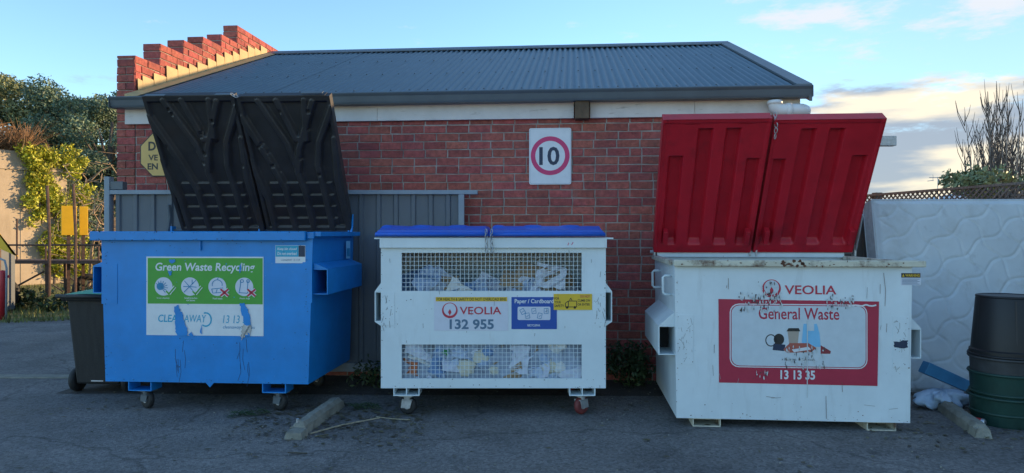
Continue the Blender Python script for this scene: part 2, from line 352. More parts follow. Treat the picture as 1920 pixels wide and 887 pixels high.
def bmesh_for(L):
    k = round(L, 3)
    if k not in variants: variants[k] = [brick_mesh(L, .03, CH - .0105, s * 31 + int(k * 1000)) for s in range(6)]
    return variants[k]
bricks = []      # (x centre, z centre, length, side) in building coordinates; side 0 = front, 1 = parapet roof face
for c in range(NC):
    z = (c + .5) * CH; x = XP + (0 if c % 2 else -CL / 2) + rnd.uniform(-.012, .012)
    while x < XR:
        L = CL
        if rnd.random() < .07: L = CL / 2
        a, b = max(x, XP), min(x + L, XR)
        if b - a > .05: bricks.append(((a + b) / 2, z, round(b - a - .0105, 2), 0, 0.0))
        x += L
for c in range(int(3.53 / CH) + 1):
    z = (c + .5) * CH
    if z > 3.53: break
    if c % 2: bricks.append(((XL + XP) / 2, z, .21, 0, -.004))
    else:
        for s in (-1, 1): bricks.append(((XL + XP) / 2 + s * .055, z, .10, 0, -.004))
for i, ((a, zt), (b, _)) in enumerate(zip(steps[:6], steps[1:7])):
    zz = zt - CH / 2; k = 0
    while zz > 2.98 + .375 * a:
        x = a + (CL / 2 if k % 2 else 0); first = True
        xs = [a] + [q for q in np.arange(a - (CL / 2 if k % 2 else 0) + CL, b - .06, CL)] + [b]
        for p, q in zip(xs[:-1], xs[1:]):
            if zz > 2.93 + .375 * (p + .1): bricks.append(((p + q) / 2, zz, round(q - p - .0105, 2), 1, 0.0))
        if i > 0 and zz > steps[i-1][1]: bricks.append(((XL + XP) / 2, zz, .21, 2, a))
        k += 1; zz -= CH
vis = []
sn, cs_ = math.sin(-TW), math.cos(-TW)
for i, (x, z, L, side, off) in enumerate(bricks):
    lx, ly = (x, off) if side == 0 else ((XP, x) if side == 1 else (x, off))
    wx, wy = lx * cs_ - ly * sn, 7.6 + lx * sn + ly * cs_
    px, py = 960 + F * wx / wy, 437 - F * (z - EYE) / wy
    hid = (250 < px < 660 and 185 < py and (px < 660 - (py-185) * -.2) and px > 262 + (py-185) * .34) or py > 440 or (1228 < px and py > 225) or (px < 870 and py > 360)
    vis.append((1 if hid else 0, abs(px - 950) * .2 if side == 0 and px > 262 else 0, i))
vis.sort(); own = set(i for _, _, i in vis[:300]); rest = MB()
shared = {}
for i, (x, z, L, side, off) in enumerate(bricks):
    vi = rnd.randrange(6); mbk = bmesh_for(L)[vi]; dy = rnd.uniform(-.003, .003)
    if side == 0: loc = (x, off + dy, z); rz = 0
    elif side == 1: loc = (XP + .0 - dy, x, z); rz = math.pi / 2
    else: loc = (x, off + dy, z); rz = 0
    if i in own:
        key = (round(L, 3), vi)
        if key not in shared: shared[key] = mbk.mesh('brick'); shared[key].materials.append(m_brick)
        mkobj('brick', shared[key], m_brick, B, loc, (0, 0, rz))
    else:
        ca, sa = math.cos(rz), math.sin(rz); b0 = len(rest.v)
        rest.v += [(p[0]*ca - p[1]*sa + loc[0], p[0]*sa + p[1]*ca + loc[1], p[2] + loc[2]) for p in mbk.v]; rest.f += [tuple(b0 + q for q in f) for f in mbk.f]
# top faces of the parapet steps
stuff(rest.build('brickwork', m_brick, B))
for (a, zt), (b, _) in zip(steps[:-1], steps[1:]):
    x = a
    while x < b - .02:
        q = min(x + CL, b); MB().box(XL + .002, XP - .002, x + .006, q - .004, zt - .03, zt).build('coping_brick', m_brick, B, bev=.004); x = q
# outer face of the parapet and side walls are plain brick colour panels further back
# roof
RS = .375; ang = math.atan(RS); ey, ez, ry = -.20, 3.0, 3.61; rz_ = ez + RS * (ry - ey); pitch = .08
def sheet(w, L):
    n = int(round(w / pitch)) * 8; mb = MB()
    for j in (0, 1):
        for i in range(n + 1): mb.v.append((i * w / n, j * L, .014 * math.cos(2 * math.pi * i / 8)))
    for i in range(n): mb.f.append((i, i + 1, n + 2 + i, n + 1 + i))
    return mb
RL = (ry - ey) / math.cos(ang); sh = sheet(.8, RL).mesh('roof_sheet'); sh.materials.append(m_roof)
for p in sh.polygons: p.use_smooth = True
x = XP + .02; k = 0; XV = XR + .06
while x < XV - .01:
    w = min(.8, XV - x)
    msh = sh if w > .79 else None
    if msh is None:
        msh = sheet(round(w, 1), RL).mesh('roof_sheet'); msh.materials.append(m_roof)
        for p in msh.polygons: p.use_smooth = True
    mkobj('roof_sheet', msh, m_roof, B, (x, ey, ez + .012 + .002 * (k % 2)), (ang, 0, 0))
    mkobj('roof_sheet', msh, m_roof, B, (x + w, 2 * ry - ey, ez + .012 + .002 * (k % 2)), (ang, 0, math.pi))
    x += w; k += 1
# screw heads on the sheets
sc_m = MB()
for row in (.12, 1.35, 2.65, 3.85):
    xx = XP + .12
    while xx < XV - .1:
        yy = ey + row * math.cos(ang); zz = ez + row * math.sin(ang) + .028
        sc_m.lathe([(.011, 0), (.009, .008), (.0, .010)], 6, (xx, yy, zz)); xx += .2
stuff(sc_m.build('roof_screws', m_trim, B))
MB().prism([(XP + .01, ry - .17, rz_ - .03), (XP + .01, ry - .165, rz_ - .012), (XP + .01, ry, rz_ + .062), (XP + .01, ry + .165, rz_ - .012), (XP + .01, ry + .17, rz_ - .03), (XP + .01, ry, rz_ + .045)], (XV - XP, 0, 0)).build('ridge_cap', m_trim, B)
for s in (1, -1):
    y0, y1 = (ey, ry) if s == 1 else (2 * ry - ey, ry)
    mb = MB().hexa([(XV - .12, y0, ez + .022), (XV + .03, y0, ez + .022), (XV + .03, y1, rz_ + .022), (XV - .12, y1, rz_ + .022), (XV - .12, y0, ez + .045), (XV + .03, y0, ez + .045), (XV + .03, y1, rz_ + .05), (XV - .12, y1, rz_ + .05)])
    mb.hexa([(XV + .004, y0, ez - .13), (XV + .03, y0, ez - .13), (XV + .03, y1, rz_ - .12), (XV + .004, y1, rz_ - .12), (XV + .004, y0, ez + .02), (XV + .03, y0, ez + .02), (XV + .03, y1, rz_ + .02), (XV + .004, y1, rz_ + .02)])
    fixn(mb.build('barge_cap', m_trim, B))
# gable infill brick above the end wall
MB().prism([(XR - .1, .01, ZT), (XR - .1, 7.3, ZT), (XR - .1, ry, rz_ - .1)], (.1, 0, 0)).build('gable_wall', m_brick, B)
gx0, gx1 = XL + .06, XV + .03
gut = [(0, -.20, 2.935), (0, -.19, 2.915), (0, -.075, 2.915), (0, -.075, 3.0), (0, -.085, 3.0), (0, -.085, 2.927), (0, -.186, 2.927), (0, -.215, 3.02), (0, -.225, 3.03), (0, -.235, 3.02), (0, -.23, 3.01), (0, -.215, 2.99)]
fixn(MB().prism([(gx0, p[1], p[2]) for p in gut], (gx1 - gx0, 0, 0)).build('gutter', m_trim, B))
for xx in (gx0 - .003, gx1): MB().box(xx, xx + .004, -.225, -.075, 2.913, 3.02).build('gutter_end', m_trim, B)
MB().box(XP + .01, XV, -.073, -.055, 2.935, 3.04).build('eave_strip', m_trim, B)
# white fascia in boards, with a timber bracket
fx = [XL + .1, -2.9, -1.42, .70]
for a, b in ((XL + .13, -2.6), (-2.597, -1.45), (-1.447, .655), (.825, 1.9), (1.903, XR + .02)):
    MB().box(a, b, -.05, -.006, 2.755, 2.93).build('fascia_board', m_white, B, bev=.003)
MB().box(.665, .815, -.16, -.006, 2.735, 2.914).build('timber_bracket', m_dwood, B, bev=.006)
# pvc overflow pipe at the corner
pts = [(2.68, -.145, 2.89), (2.68, -.145, 2.86), (2.685, -.145, 2.825), (2.71, -.145, 2.80), (2.75, -.145, 2.79), (2.90, -.145, 2.79), (2.945, -.135, 2.79), (2.985, -.09, 2.79), (3.0, -.04, 2.79), (3.0, .25, 2.79)]
MB().tube(pts, .066, 16).build('downpipe', m_pvc, B, smooth=True)
MB().tube([(2.68, -.145, 2.884), (2.68, -.145, 2.85)], .075, 16).tube([(2.79, -.145, 2.79), (2.84, -.145, 2.79)], .074, 16).build('pipe_collar', m_pvc, B, smooth=True)
# stepped flashing along the parapet
t = -.12; k = 0
while t < 3.4:
    w = rnd.uniform(.20, .27); z0 = ez + RS * (t - ey) + .02; z1 = ez + RS * (t + w - ey) + .02; h = rnd.uniform(.15, .21)
    if t > 0: MB().prism([(XP + .022, t, z0), (XP + .022, t + w - .006, z1), (XP + .014, t + w - .006, z1 + h - .06), (XP + .014, t, z0 + h + .03)], (.004, 0, 0)).build('flashing', m_cream, B, rot=(0, 0, 0))
    else: MB().prism([(XP + .022, .02, ez + .1), (XP + .022, .12, z1 + .02), (XP + .014, .12, z1 + .13), (XP + .014, .02, ez + .28)], (.004, 0, 0)).build('flashing', m_cream, B)
    t += w
fixn(MB().hexa([(XP + .005, ey, ez + .03), (XP + .13, ey, ez + .03), (XP + .13, ry, rz_ + .03), (XP + .005, ry, rz_ + .03), (XP + .005, ey, ez + .06), (XP + .13, ey, ez + .035), (XP + .13, ry, rz_ + .035), (XP + .005, ry, rz_ + .06)]).build('apron_flashing', m_cream, B))

# speed limit sign on the wall  (building frame turned into world)
def wall_pt(px, py, off):      # point on a plane `off` in front of the brick face
    k = (px - 960) / F; d = (7.6 - off) / (1 + .085 * k); return (k * d, d, EYE + (437 - py) / F * d)
p = wall_pt(1031.5, 293, .02); S = empty('speed_sign', p, -TW); tag(S, 'white speed sign with black 10 in a red ring on brick wall', 'sign')
rect('plate', -.222, .222, -.298, .298, 0, k_white, S, .004, .02)
rect('border_line', -.214, .214, -.290, .290, -.0008, flat('print_grey_edge', (.45, .48, .52)), S, .0006, .018)
rect('face', -.210, .210, -.286, .286, -.0018, k_white, S, .0008, .016)
disc('ring', 0, .005, .205, -.003, k_pink, S, ri=.157, n=56)
lettering('10', -.115, .098, -.095, .10, -.003, k_navy, S, bold=.022)
# warning sign half hidden by the raised lid
p = wall_pt(302, 290, .02); S2 = empty('warning_sign', p, -TW); tag(S2, 'yellow octagonal warning sign on brick wall behind black lids', 'sign')
def octo(r, y, n): return [(r * math.cos(R(22.5 + 45*k)), y, r * math.sin(R(22.5 + 45*k))) for k in range(8)]
MB().prism(octo(.262, .004, 8)[::-1], (0, -.004, 0)).build('plate', k_black, S2)
MB().prism(octo(.250, -.001, 8)[::-1], (0, -.0015, 0)).build('face', k_sign, S2)
lettering('D', -.145, -.06, .045, .145, -.004, k_black, S2, bold=.03)
lettering('VE', -.145, -.035, -.065, .0, -.004, k_black, S2, bold=.02)
lettering('EN', -.155, -.035, -.165, -.095, -.004, k_black, S2, bold=.03)

# grey ribbed steel fence in front of the wall
Fn = empty('steel_fence', (0, 7.5, 0)); tag(Fn, 'grey ribbed steel fence panel with steel rails against brick wall', 'fence')
x0, x1 = -4.2, -.5
def ribsheet(w, h):
    prof = []; xx = 0
    while xx < w - .01:
        prof += [(xx, 0), (xx + .012, -.02), (xx + .05, -.02), (xx + .062, 0)]; xx += w / 4
    prof.append((w, 0)); mb = MB(); n = len(prof)
    for z in (0, h): mb.v += [(p[0], p[1], z) for p in prof]
    for i in range(n - 1): mb.f.append((i, i + 1, n + i + 1, n + i))
    return mb
w = (x1 - x0 - .05) / 5
rs = ribsheet(w, 1.78).mesh('steel_sheet'); rs.materials.append(m_steelp)
for i in range(5): mkobj('steel_sheet', rs, m_steelp, Fn, (x0 + .03 + i * w, .02, .18))
MB().box(x0 - .02, x1 + .14, -.035, .04, 1.955, 2.0).build('top_rail', m_steell, Fn, bev=.004)
MB().box(x0, x1, -.03, .04, .10, .19).build('bottom_rail', m_steell, Fn, bev=.004)
MB().box(x1 - .06, x1, -.034, .03, .19, 1.955).build('post', m_steell, Fn, bev=.004)
MB().box(x0 - .06, x0 - .005, -.04, .05, 0, 2.14).build('post', m_steell, Fn, bev=.004)
MB().box(-2.4, -2.34, .021, .06, 0.19, 1.955).build('post', m_steell, Fn)
MB().box(x0 - .004, x0 + .13, -.03, .06, 2.005, 2.09).build('latch_box', m_trim, Fn, bev=.004)
for xx in (x0 + .3, x1 - .3): MB().box(xx - .03, xx + .03, -.02, .03, 0, .10).build('foot', m_steell, Fn)

# ================================================================== RIGHT BOUNDARY FENCES
def paling_fence(name, a, b, h, label, lattice=0, group=None):
    a = Vector(a); b = Vector(b); L = (b - a).length; E = empty(name, (a.x, a.y, 0), math.atan2(b.y - a.y, b.x - a.x)); tag(E, label, 'fence', group)
    pm = MB().box(0, .146, 0, .018, .03, h).mesh('paling'); pm.materials.append(m_wood)
    x = 0
    while x < L - .1:
        mkobj('paling', pm, m_wood, E, (x, rnd.uniform(-.004, .004), rnd.uniform(-.012, .012)), (0, rnd.uniform(-.006, .006), 0)); x += .152
    for z in (.35, h - .3): MB().box(0, L, .024, .07, z, z + .07).build('rail', m_wood, E)
    n = max(2, int(L / 2.4) + 1)
    for i in range(n): MB().box(i * (L - .1) / (n - 1), i * (L - .1) / (n - 1) + .1, .072, .17, 0, h + lattice + .03).build('post', m_wood, E)
    if lattice:
        for z in (h + .014, h + lattice - .02): MB().box(0, L, .03, .068, z, z + .03).build('lattice_rail', m_wood, E)
        lm = MB(); xx = -lattice
        while xx < L:
            for sgn in (0, 1):
                pa = (xx, h + .03) if sgn == 0 else (xx + lattice, h + .03); pb = (xx + lattice, h + lattice - .01) if sgn == 0 else (xx, h + lattice - .01)
                y = .040 + .012 * sgn
                if min(pa[0], pb[0]) >= 0 and max(pa[0], pb[0]) <= L: lm.hexa([(pa[0], y, pa[1]), (pa[0] + .03, y, pa[1]), (pa[0] + .03, y + .008, pa[1]), (pa[0], y + .008, pa[1]), (pb[0], y, pb[1]), (pb[0] + .03, y, pb[1]), (pb[0] + .03, y + .008, pb[1]), (pb[0], y + .008, pb[1])])
            xx += .085
        fixn(lm.build('lattice', m_wood, E))
    return E
paling_fence('paling_fence', (2.99, 7.64), (5.72, 7.60), 1.86, 'weathered grey paling fence behind the leaning mattress')
paling_fence('lattice_fence', (4.75, 13.2), (6.6, 2.2), 1.86, 'grey timber fence with lattice top running beyond the mattress', .25)
# carport beam behind the red lid
cb = empty('carport_frame', (4.55, 8.75, 0)); tag(cb, 'grey steel carport beam end poking out behind red lid', 'carport')
MB().box(-1.0, .16, 0, .10, 2.62, 2.74).build('beam', m_galv, cb, bev=.004); MB().box(-.9, -.8, 0.005, .095, 0, 2.62).build('post', m_galv, cb)
MB().box(-1.0, .16, 2.5, 2.6, 2.62, 2.74).build('beam', m_galv, cb); MB().box(-.9, -.8, 2.505, 2.595, 0, 2.62).build('post', m_galv, cb)

# houses: a distant one, and one added out of view
def house(name, label, x0, x1, y0, y1, h, rh, mw, mr):
    E = empty(name, ((x0 + x1) / 2, (y0 + y1) / 2, 0)); tag(E, label, 'house'); w, d = (x1 - x0) / 2, (y1 - y0) / 2
    MB().box(-w, w, -d, d, 0, h).build('wall', mw, E)
    o = .4
    if d > w: rp = [(0, -d + w, h + rh), (0, d - w, h + rh)]
    else: rp = [(-w + d, 0, h + rh), (w - d, 0, h + rh)]
    c = [(-w-o, -d-o, h), (w+o, -d-o, h), (w+o, d+o, h), (-w-o, d+o, h)]; mb = MB()
    if d > w:
        mb.poly([c[0], c[1], rp[0]]); mb.poly([c[1], c[2], rp[1], rp[0]]); mb.poly([c[2], c[3], rp[1]]); mb.poly([c[3], c[0], rp[0], rp[1]])
    else:
        mb.poly([c[0], c[1], rp[1], rp[0]]); mb.poly([c[1], c[2], rp[1]]); mb.poly([c[2], c[3], rp[0], rp[1]]); mb.poly([c[3], c[0], rp[0]])
    mb.poly(c[::-1]); rf = mb.build('roof', mr, E)
    for sx in (-1, 1):
        for yy in (-d * .5, d * .5):
            wd = MB().box(sx * w - .03, sx * w + .03, yy - .6, yy + .6, 1.0, 2.1).build('window', m_trim, E); MB().box(sx * (w + .034) - .002, sx * (w + .034) + .002, yy - .54, yy + .54, 1.06, 2.04).build('pane', m_dark, wd)
    return E
m_weather = mat('pale_weatherboard', (.55, .55, .52), .7, .08, 3); m_proof = mat('pale_steel_roof', (.42, .50, .56), .5, .08, 2)
house('added_shade_house', 'added unseen pale house blocking the low sun beyond the lattice fence', 9.4, 16, 4.2, 11.6, 3.6, 1.9, m_weather, m_roof)  # invented house out of view, keeps low sun off the bins and ground
house('distant_house', 'distant house with low pale blue roof beyond the lattice fence', 16.9, 26, 29, 36, 2.5, .9, m_weather, m_proof)
an = empty('television_antenna', P(1759, 362, 28)[:2] + (0,)); tag(an, 'thin television antenna on a mast beyond the fence', 'antenna')
MB().tube([(0, 0, 0), (0, 0, 3.75)], .025, 6).build('mast', m_galv, an)
MB().tube([(-.35, 0, 3.72), (.35, 0, 3.72)], .015, 5).tube([(-.3, -.2, 3.6), (-.3, .2, 3.6)], .012, 5).tube([(.2, 0, 3.55), (.2, 0, 3.85)], .012, 5).tube([(-.2, 0, 3.58), (-.2, 0, 3.85)], .012, 5).build('elements', m_galv, an)

# ================================================================== TREES
def crown_mesh(cl, n, leaf, flat_=.8):
    pts = []
    cl = np.array(cl); wts = cl[:, 3] ** 2; wts = wts / wts.sum()
    idx = nr.choice(len(cl), n, p=wts); d = nr.normal(0, 1, (n, 3)); d /= np.linalg.norm(d, axis=1)[:, None]; rr = nr.uniform(.25, 1, n) ** .45
    p = cl[idx, :3] + d * (cl[idx, 3] * rr)[:, None] * np.array([1, 1, flat_]) + nr.normal(0, .05, (n, 3))
    a = nr.normal(0, 1, (n, 3)); a /= np.linalg.norm(a, axis=1)[:, None]; b = np.cross(a, nr.normal(0, 1, (n, 3))); b /= np.linalg.norm(b, axis=1)[:, None]
    s = leaf * nr.uniform(.6, 1.4, n)[:, None]
    v = np.stack([p - a*s, p + b*s*.42, p + a*s, p - b*s*.42], 1).reshape(-1, 3); f = np.arange(n * 4).reshape(-1, 4)
    me = bpy.data.meshes.new('crown'); me.from_pydata(v.tolist(), [], f.tolist()); return me
def tree(name, label, x, y, h, r, n, leaf, m, base=.25, group=None, nclump=60):
    E = empty(name, (x, y, 0)); tag(E, label, 'tree', group); tm = MB(); cl = []
    tm.tube([(0, 0, 0), (.1, 0, h*.25), (-.1, .1, h*.5), (.1, 0, h*.8)], [.24, .19, .14, .05], 8)
    for k in range(nclump):
        z = h * (base + (1 - base) * rnd.random() ** .85); w = r * math.sqrt(max(.08, 1 - ((z / h - .55) / .52) ** 2)) ; a = rnd.uniform(0, 6.28); q = w * rnd.uniform(.25, .95)
        c = (q * math.cos(a), q * math.sin(a), z * .95); cr = rnd.uniform(.13, .26) * r; cl.append(c + (cr,))
        if k % 2 == 0: tm.tube([(0, 0, c[2] * .55), (c[0]*.5, c[1]*.5, c[2]*.85), c], [.07, .045, .015], 5)
    tm.build('trunk', m_bark, E, smooth=True); mkobj('crown', crown_mesh(cl, n, leaf), m, E)
    return E
TG = 'trees behind the cement wall'
tree('tall_tree', 'tall olive green tree left of the darker trees, above dead brush', -20.3, 27, 8.3, 3.0, 42000, .062, m_leafm, .3, TG)
tree('dense_tree', 'dense dark green tree rising behind the ivy', -17.4, 27.5, 7.3, 2.7, 40000, .06, m_leafd, .05, TG)
tree('dense_tree', 'dark green tree next to the brick parapet', -15.2, 27, 7.2, 2.6, 40000, .06, m_leafd, .05, TG)
tree('dense_tree', 'broad dark tree standing farthest back between the taller trees', -18.8, 32, 7.6, 3.4, 34000, .075, m_leafd, .05, TG)
tree('low_tree', 'low bushy dark tree filling the gap under the taller crowns', -15.6, 23.5, 3.6, 2.0, 26000, .055, m_leafd, 0, TG)
# bare upright tree and shrubs on the right
bt = empty('bare_tree', (12.3, 18, 0)); tag(bt, 'leafless tree with upright branches beyond the lattice fence', 'tree')
tm = MB(); tw = MB()
for k in range(36):
    a = rnd.uniform(0, 6.28); q = rnd.uniform(.05, 1.0); top = rnd.uniform(3.6, 5.5) * (1 - .15 * q); bx, by = math.cos(a) * q * .25, math.sin(a) * q * .25
    ex, ey_ = math.cos(a) * q * 1.25, math.sin(a) * q * 1.0
    pl = [(bx, by, 0), (bx + (ex-bx)*.45, by + (ey_-by)*.45, top*.4), (bx + (ex-bx)*.8, by + (ey_-by)*.8, top*.7), (ex, ey_, top)]
    tm.tube(pl, [.045, .028, .015, .004], 6)
    for j in range(22):
        u = rnd.uniform(.35, .95); z = top * u; cx = bx + (ex-bx) * min(1, u*1.1); cy = by + (ey_-by) * min(1, u*1.1); b2 = rnd.uniform(0, 6.28); l = rnd.uniform(.25, .8)
        tw.tube([(cx, cy, z), (cx + .22*l*math.cos(b2), cy + .22*l*math.sin(b2), z + l*.55), (cx + .3*l*math.cos(b2), cy + .3*l*math.sin(b2), z + l)], [.009, .007, .003], 4)
tm.build('trunk', m_barkp, bt, smooth=True); tw.build('twigs', m_bark, bt)
b2 = empty('bare_tree', (13.9, 18.6, 0)); tag(b2, 'second leafless tree nearer the added house', 'tree')
mkobj('trunk', bpy.data.objects['trunk' if False else tm and bt.children[0].name].data, m_barkp, b2, rot=(0, 0, 2.1)); mkobj('twigs', bt.children[1].data, m_bark, b2, rot=(0, 0, 2.1))
for i, (px, d, r_, h_) in enumerate(((1822, 17, .8, 3.3), (1898, 16.5, 1.0, 3.1))):
    sx = (px - 960) / F * d; E = empty('green_shrub', (sx, d, 0)); tag(E, ['rounded green shrub at the foot of the bare tree', 'wider green shrub beyond the lattice fence'][i], 'shrub', 'shrubs beyond the fence')
    cl = [(rnd.uniform(-.5, .5)*r_, rnd.uniform(-.5, .5)*r_, rnd.uniform(.3, h_-.3), rnd.uniform(.3, .45)*r_) for _ in range(16)]
    MB().tube([(0, 0, 0), (0, 0, h_*.7)], [.06, .02], 6).build('stem', m_bark, E); mkobj('crown', crown_mesh(cl, 4500, .07), m_leafm, E)

# ================================================================== LEFT BACKGROUND YARD
TA = R(62)
tower = empty('cement_wall', (-14.6, 20.6, 0), TA); tag(tower, 'sunlit cement rendered block wall with ivy at its corner', 'wall')
MB().box(-4.5, 1.75, 0, 1.0, 0, 3.95).build('wall', m_render, tower, bev=.03)
MB().box(-4.55, 1.8, -.04, 1.04, 3.4, 3.47).build('ledge', m_render, tower)
for xx in (-2.6, -1.1, .4): MB().box(xx, xx + .02, -.012, .0, 0, 3.4).build('joint_strip', m_render, tower)
iv = empty('ivy', (-14.6 + 1.3 * math.cos(TA), 20.6 + 1.3 * math.sin(TA), 0), TA); tag(iv, 'yellow green ivy hanging over the corner of the cement wall', 'ivy')
cl = []
for k in range(120):
    z = rnd.uniform(.2, 4.1); q = .9 if z > 1.8 else .6
    cl.append((rnd.uniform(-q, q) + .10 * (4 - z), rnd.uniform(-.2, -.05), z, rnd.uniform(.13, .22)))
mkobj('leaves', crown_mesh(cl, 17000, .05, 1.0), m_ivy, iv)
MB().tube([(0, -.1, 0), (.1, -.1, 1.5), (-.1, -.1, 3.8)], [.04, .03, .01], 6).tube([(.1, -.35, 1.5), (.3, -.4, 3.2)], [.02, .008], 5).build('stem', m_bark, iv)
br = MB()
for k in range(420):
    a = rnd.uniform(0, 6.28); q = rnd.uniform(.1, 1.3); z0 = 3.95; bx = rnd.uniform(-1.4, .4)
    br.tube([(bx, 0, z0), (bx + q*.5*math.cos(a), .5*q*math.sin(a), z0 + rnd.uniform(.2, .8)), (bx + q*math.cos(a), q*math.sin(a) - .2, z0 + rnd.uniform(-.2, 1.0))], [.012, .008, .003], 3)
tag(br.build('dead_brush', m_brush, None, (-14.6, 21.0, 0)), 'dry brown brush heaped on top of the cement wall', 'brush')
dv = MB()
for k in range(46):
    x, z = rnd.uniform(-.7, .7), rnd.uniform(.6, 2.9); pl = [(x, 0, z)]
    for j in range(5): x += rnd.uniform(-.28, .28); z += rnd.uniform(-.15, .32); pl.append((x, rnd.uniform(-.3, .3), min(z, 3.4)))
    dv.tube(pl, [.016, .014, .012, .009, .006, .003], 4)
dv.tube([(-.2, 0, 0), (-.1, 0, 1.2), (.2, 0, 2.4)], [.04, .03, .015], 5)
dvo = tag(dv.build('dry_vine', mat('pale_dry_vine', (.30, .22, .14), .9, .3, 5), None, (-9.6, 16.5, 0)), 'tangle of pale dry vine stems beside the steel fence', 'vine')
# yellow panels on posts
for i, (xa, xb, ya, yb, d, lab) in enumerate(((117, 142, 386, 441, 15.0, 'wider yellow panel mounted on a thin rusty post'), (150, 164, 387, 441, 15.4, 'narrow yellow panel mounted beside the wider yellow panel'))):
    X0, _, Z1 = P(xa, ya, d); X1, _, Z0 = P(xb, yb, d); cx = (X0 + X1) / 2; E = empty('yellow_sign_board', (cx, d, 0), R(38)); tag(E, lab, 'sign board', 'yellow panels in the yard')
    MB().box(X0 - cx, X1 - cx, 0, .05, Z0, Z1).build('board', m_yellow, E, bev=.006); MB().box(-.03, .03, .052, .11, 0, Z1 - .1).build('post', m_ruststeel, E)
for px, ya, lab in ((92, 348, 'tall rusty steel stake in front of the ivy'), (141, 345, 'tall rusty steel stake beside the yellow panel')):
    x, y, z = P(px, ya, 14.4); tag(MB().tube([(0, 0, 0), (.01, 0, z * .6), (-.04, 0, z)], .028, 6).build('steel_stake', m_ruststeel, None, (x, y, 0)), lab, 'stake', 'stakes in the yard')
x, y, z = P(8, 446, 13.5)
E = tag(MB().hexa([(-.45, 0, -.05), (.25, 0, -.35), (.25, .05, -.35), (-.45, .05, -.05), (-.45, 0, .55), (.17, 0, -.32), (.17, .05, -.32), (-.45, .05, .55)]).build('yellow_brace', m_yellow, None, (x, y, z)), 'sloping yellow brace above the grey panel at the yard', 'brace')
x, y = -10.15, 13.6
E = empty('grey_cabinet', (x, y, 0)); tag(E, 'grey panel cabinet under the yellow brace', 'cabinet'); MB().box(-.5, .35, 0, .5,   .05, 1.22).build('panel', m_steelp, E, bev=.01); MB().box(.352, .40, -.01, .04, 0, 1.25).build('post', m_ruststeel, E); MB().box(-.48, .33, .02, .48, 0, .049).build('plinth', m_ruststeel, E)
E = empty('work_trestle', (-10.3, 15.2, 0)); tag(E, 'rusty steel trestle bench standing on the grass', 'trestle')
MB().box(-.75, 1.75, -.3, .4, .92, .98).build('top', m_ruststeel, E); MB().box(-.75, 1.75, -.34, -.301, .91, .98).build('apron', m_ruststeel, E)
for xx in (-.7, .55, 1.65):
    for yy in (-.28, .34): MB().box(xx, xx + .05, yy, yy + .05, 0, .92).build('leg', m_ruststeel, E)
MB().tube([(-.7, -.33, 1.30), (1.75, -.33, 1.30)], .02, 6).build('rail', m_ruststeel, E)
for xx in (-.68, .0, .6, 1.3, 1.7): MB().tube([(xx, -.33, .98), (xx, -.33, 1.30 + (.55 if xx == 0 else 0))], .018, 6).build('upright', m_ruststeel, E)
MB().tube([(-.65, -.31, .1), (.55, -.31, .75)], .02, 6).build('brace', m_ruststeel, E)
for i, (x, y, rx) in enumerate(((-10.25, 14.3, .15), (-9.2, 15.6, .5))):
    mb = MB(); mb.tube([(.27 * math.cos(a), 0, .33 + .27 * math.sin(a)) for a in np.linspace(0, 2*math.pi, 24, endpoint=False)], .075, 10, closed=True)
    tag(mb.build('old_tyre', m_rubber, None, (x, y, .0), (rx * -.4, 0, .3 + rx), True), ['old black tyre leaning under the trestle', 'old black tyre lying among the yard scrap'][i], 'tyre', 'old tyres in the yard')
x, y = G(5, 600); E = empty('red_bollard', (x, y, 0)); tag(E, 'red steel bollard with a grey hoop beside the grass', 'bollard')
MB().lathe([(.055, 0), (.055, .84), (.04, .88), (0, .89)], 14).build('post', m_red, E, smooth=True)
MB().tube([(.075, -.02, 0), (.085, -.02, .92), (.05, -.02, 1.06), (-.05, -.02, 1.1)], .018, 8).build('hoop', m_steell, E, smooth=True); MB().box(.056, .12, -.02, .02, .75, .80).build('latch', m_red, E)
scrap = MB()
for k in range(60):
    a = rnd.uniform(0, 3.14); l = rnd.uniform(.3, 1.0); x, y, z = rnd.uniform(-1.2, 1.2), rnd.uniform(-.6, .6), rnd.uniform(.03, .5)
    scrap.tube([(x, y, z), (x + l*math.cos(a), y + .3*l*math.sin(a), z + rnd.uniform(0, .6))], .015, 4)
stuff(tag(scrap.build('scrap_pile', m_ruststeel, None, (-8.9, 16.4, 0)), 'heap of rusty rods and sticks behind the trestle', 'scrap'))
wd = []
for k in range(26): wd.append((rnd.uniform(-2.2, 2.2), rnd.uniform(-.5, .5), rnd.uniform(.05, .3), rnd.uniform(.15, .3)))
stuff(tag(mkobj('yard_weeds', crown_mesh(wd, 3500, .06), m_weed, None, (-9.6, 14.6, 0)), 'low green weeds growing around the trestle', 'weeds'))

# ================================================================== WHEELIE BIN
x, y = G(172, 738); E = empty('wheelie_bin', (x + .07, y + .22, 0), R(-4)); tag(E, 'black wheelie bin with a green lid beside the blue bin', 'wheelie bin')
fixn(MB().hexa([(-.215, -.22, .09), (.215, -.22, .09), (.215, .24, .05), (-.215, .24, .05), (-.27, -.28, .92), (.27, -.28, .92), (.27, .33, .92), (-.27, .33, .92)]).build('body', m_binbody, E, bev=.02))
fixn(MB().hexa([(-.295, -.32, .90), (.295, -.32, .90), (.295, .36, .90), (-.295, .36, .90), (-.30, -.33, .945), (.30, -.33, .945), (.30, .36, .945), (-.30, .36, .945)]).build('collar', m_binbody, E, bev=.012))
MB().grid(lambda u, v: (-.31 + .62*u, -.36 + .73*v, .952 + .055 * (math.sin(math.pi*u) ** .6) * (math.sin(math.pi * min(1, v*.9+.05)) ** .5)), 16, 16).build('lid', m_binlid, E, smooth=True)
